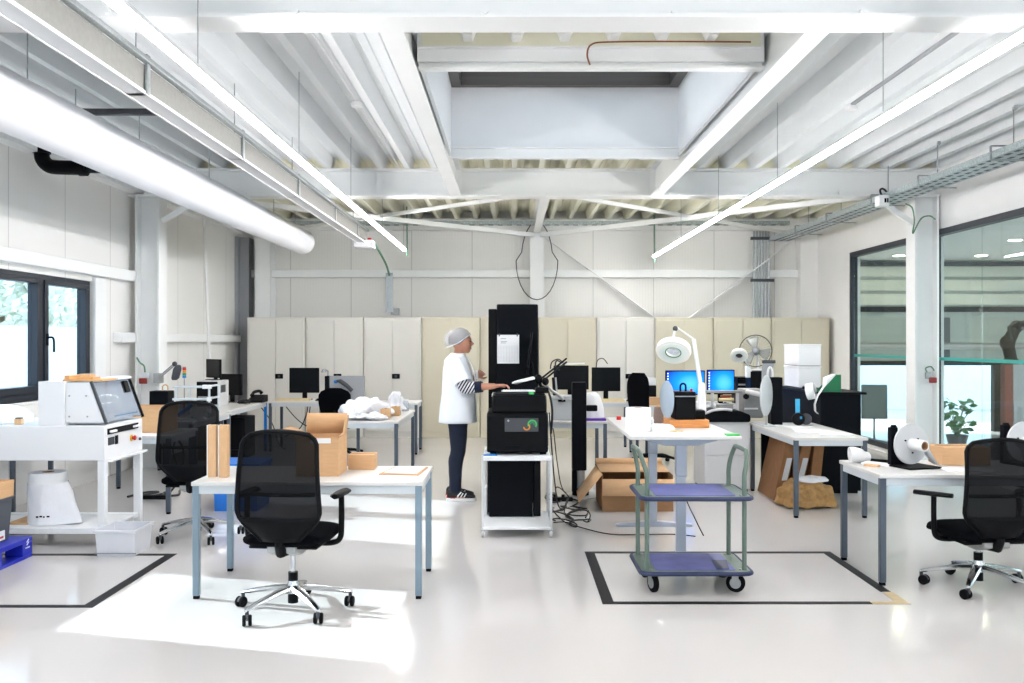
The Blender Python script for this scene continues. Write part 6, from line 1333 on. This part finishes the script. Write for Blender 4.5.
bo = bpy.data.objects.new('body', me); C.objects.link(bo); bo.parent = t_
for s in (-1, 1): MB().ell(HC + V(.088, s * .033, .0), .008, .012, .008, 12, 8).build('eye', 'eye', t_)
MB().ell(HC + V(.0985, 0, -.0725), .004, .02, .004, 12, 6).build('lips', 'lip', t_)
# hair and net
rings = []
for v in range(9):
    a = PI / 2 * v / 8 * 1.0
    pass
def cap(mb, c, rx, ry, rz, back, zc):
    n, m_ = 28, 12; vs_ = []; fs = []
    for i in range(m_ + 1):
        t = PI / 2 - i * (PI * .62) / m_
        for j in range(n):
            w_ = 2 * PI * j / n; fx = math.cos(w_)
            lo = 1 - .42 * max(0, fx) ** .7        # the front edge stays high on the forehead
            tt = PI / 2 - (PI / 2 - t) * lo
            p = c + V(rx * math.cos(tt) * fx - back * max(0, -fx) * math.cos(tt), ry * math.cos(tt) * math.sin(w_), rz * math.sin(tt))
            p += V(0, 0, 0) + (p - c).normalized() * .004 * math.sin(7 * w_ + i * 1.3)
            vs_.append(p)
    for i in range(m_):
        for j in range(n): fs.append((i * n + j, i * n + (j + 1) % n, (i + 1) * n + (j + 1) % n, (i + 1) * n + j))
    return mb.add(vs_, fs)
cap(MB(), HC + V(-.008, 0, .008), .100, .083, .107, .022, 0).build('hair', 'hair', t_, solid=.006)
nt_ = cap(MB(), HC + V(-.010, 0, .010), .113, .097, .122, .055, 0).build('hair_net', 'net', t_, solid=.001)
MB().tube([HC + V(-.035 + .118 * math.cos(q), .098 * math.sin(q), -.022 + .085 * math.cos(q) * (1 if math.cos(q) > 0 else .5)) for q in [i * 2 * PI / 30 for i in range(30)]], .005, 6, True).build('net_band', 'coat', nt_)
# coat: shell lofted around trunk
def oval(cx, cy, z, rx, ry, n=36, k=0.0, sq=.85):
    out = []
    for j in range(n):
        q = 2 * PI * j / n; c, s = math.cos(q), math.sin(q)
        out.append(V(cx + rx * (1 + k * math.sin(6 * q + z * 9)) * abs(c) ** sq * (1 if c > 0 else -1), cy + ry * (1 + k * math.sin(5 * q + z * 7)) * abs(s) ** sq * (1 if s > 0 else -1), z))
    return out
prof = [(.775, -.012, .184, .235, .03), (.81, -.012, .182, .232, .028), (.92, -.012, .176, .226, .018), (1.05, -.008, .164, .22, .012), (1.18, -.010, .154, .218, .008), (1.28, -.018, .142, .218, .005), (1.35, -.026, .122, .213, 0), (1.395, -.03, .112, .185, 0), (1.425, -.025, .092, .135, 0), (1.447, -.018, .075, .09, 0), (1.462, -.012, .066, .07, 0)]
co_ = MB().loft([oval(PX + dx, PY, z, rx, ry, k=k) for z, dx, rx, ry, k in prof], cap=False).build('lab_coat', 'coat', t_, solid=.006)
def sleeve(pts, rs, m, nm, par, n=18, k=.03):
    out = smooth_path(pts, 5); L = len(out); R_ = []
    for i in range(L):
        f = i / (L - 1) * (len(rs) - 1); a = int(min(f, len(rs) - 2)); R_.append((rs[a] + (rs[a + 1] - rs[a]) * (f - a)) * (1 + k * math.sin(i * 1.9)))
    b_ = MB().tube(out, R_, n); b_.f = b_.f[:-2]; return b_.build(nm, m, par, solid=.004)
sleeve([SH + V(-.01, .05, .02), SH + V(.01, -.01, -.03), SH.lerp(EL, .55), SH.lerp(EL, .80) + V(0, 0, 0)], [.075, .079, .076, .083], 'coat', 'coat_sleeve', t_)
sleeve([SL + V(-.01, -.05, .02), SL + V(.01, .01, -.03), SL.lerp(EL2, .55), SL.lerp(EL2, .80)], [.075, .079, .074, .078], 'coat', 'coat_sleeve', t_)
sleeve([SH.lerp(EL, .70), EL + V(-.005, 0, .0), EL.lerp(WR, .22), EL.lerp(WR, .36)], [.056, .055, .055, .054], 'sleeve', 'striped_sleeve', t_)
sleeve([EL.lerp(WR, .36), EL.lerp(WR, .46), EL.lerp(WR, .58)], [.056, .054, .050], 'navy', 'sleeve_cuff', t_)
sleeve([SL.lerp(EL2, .70), EL2, EL2.lerp(WL, .3), EL2.lerp(WL, .6)], [.055, .054, .053, .048], 'sleeve', 'striped_sleeve', t_)
MB().tube(smooth_path([V(PX + .165, PY - .01, .78), V(PX + .172, PY, .95), V(PX + .166, PY, 1.15), V(PX + .135, PY, 1.32), V(PX + .07, PY - .04, 1.44)]), .006, 6).build('coat_placket', 'coat', t_)
MB().box(PX + .165, PX + .19, PY + .0, PY + .06, 1.20, 1.29).build('held_paper', 'paper', t_)
# jeans and shoes
for s in (-1, 1):
    hx, hy = PX - .02, PY + s * .085; fx = PX - .03 + (.02 if s < 0 else .0)
    sleeve([V(hx, hy, .90), V(hx + .01, hy, .75), V(hx + .012, hy, .50), V(hx - .012, hy, .38), V(fx - .02, hy, .13), V(fx - .02, hy, .09)], [.097, .092, .070, .069, .054, .053], 'jeans', 'trouser_leg', t_, k=.012)
    def ring(x, w_, z0, z1): return [V(x, hy + w_ * math.cos(q), (z0 + z1) / 2 + (z1 - z0) / 2 * math.sin(q)) for q in [j * PI / 10 for j in range(20)]]
    sx = fx - .02
    so_ = MB().loft([ring(sx - .085, .022, .025, .09), ring(sx - .07, .038, .024, .115), ring(sx - .02, .042, .024, .125), ring(sx + .05, .044, .024, .105), ring(sx + .12, .050, .022, .080), ring(sx + .175, .044, .022, .066), ring(sx + .195, .022, .026, .052)]).build('shoe', 'shoe', t_)
    MB().prism([(sx - .088, hy - .02), (sx - .05, hy - .042), (sx + .05, hy - .044), (sx + .13, hy - .052), (sx + .185, hy - .038), (sx + .202, hy), (sx + .185, hy + .038), (sx + .13, hy + .052), (sx + .05, hy + .044), (sx - .05, hy + .042), (sx - .088, hy + .02)], 'z', 0, .028).build('sole', 'wplastic', so_, bev=.004)
    st = MB().bar((sx + .02, hy - .0465, .05), (sx + .06, hy - .047, .092), .004, .012)
    for k in range(3): st.bar((sx + .02 + k * .032, hy - .047 - .001 * k, .04), (sx + .045 + k * .032, hy - .046 - .001 * k, .08), .004, .010)
    st.build('white_stripe', 'paper', so_)
    MB().box(sx - .09, sx - .07, hy - .025, hy + .025, .03, .046).box(sx - .05, sx + .0, hy - .0455, hy - .040, .028, .036).build('red_trim', 'red', so_)
    MB().tube([(sx + .0, hy + .02, .118), (sx + .04, hy - .02, .108), (sx + .05, hy + .02, .102), (sx + .085, hy - .02, .09), (sx + .09, hy + .02, .088)], .004, 5).build('lace', 'grey', so_)
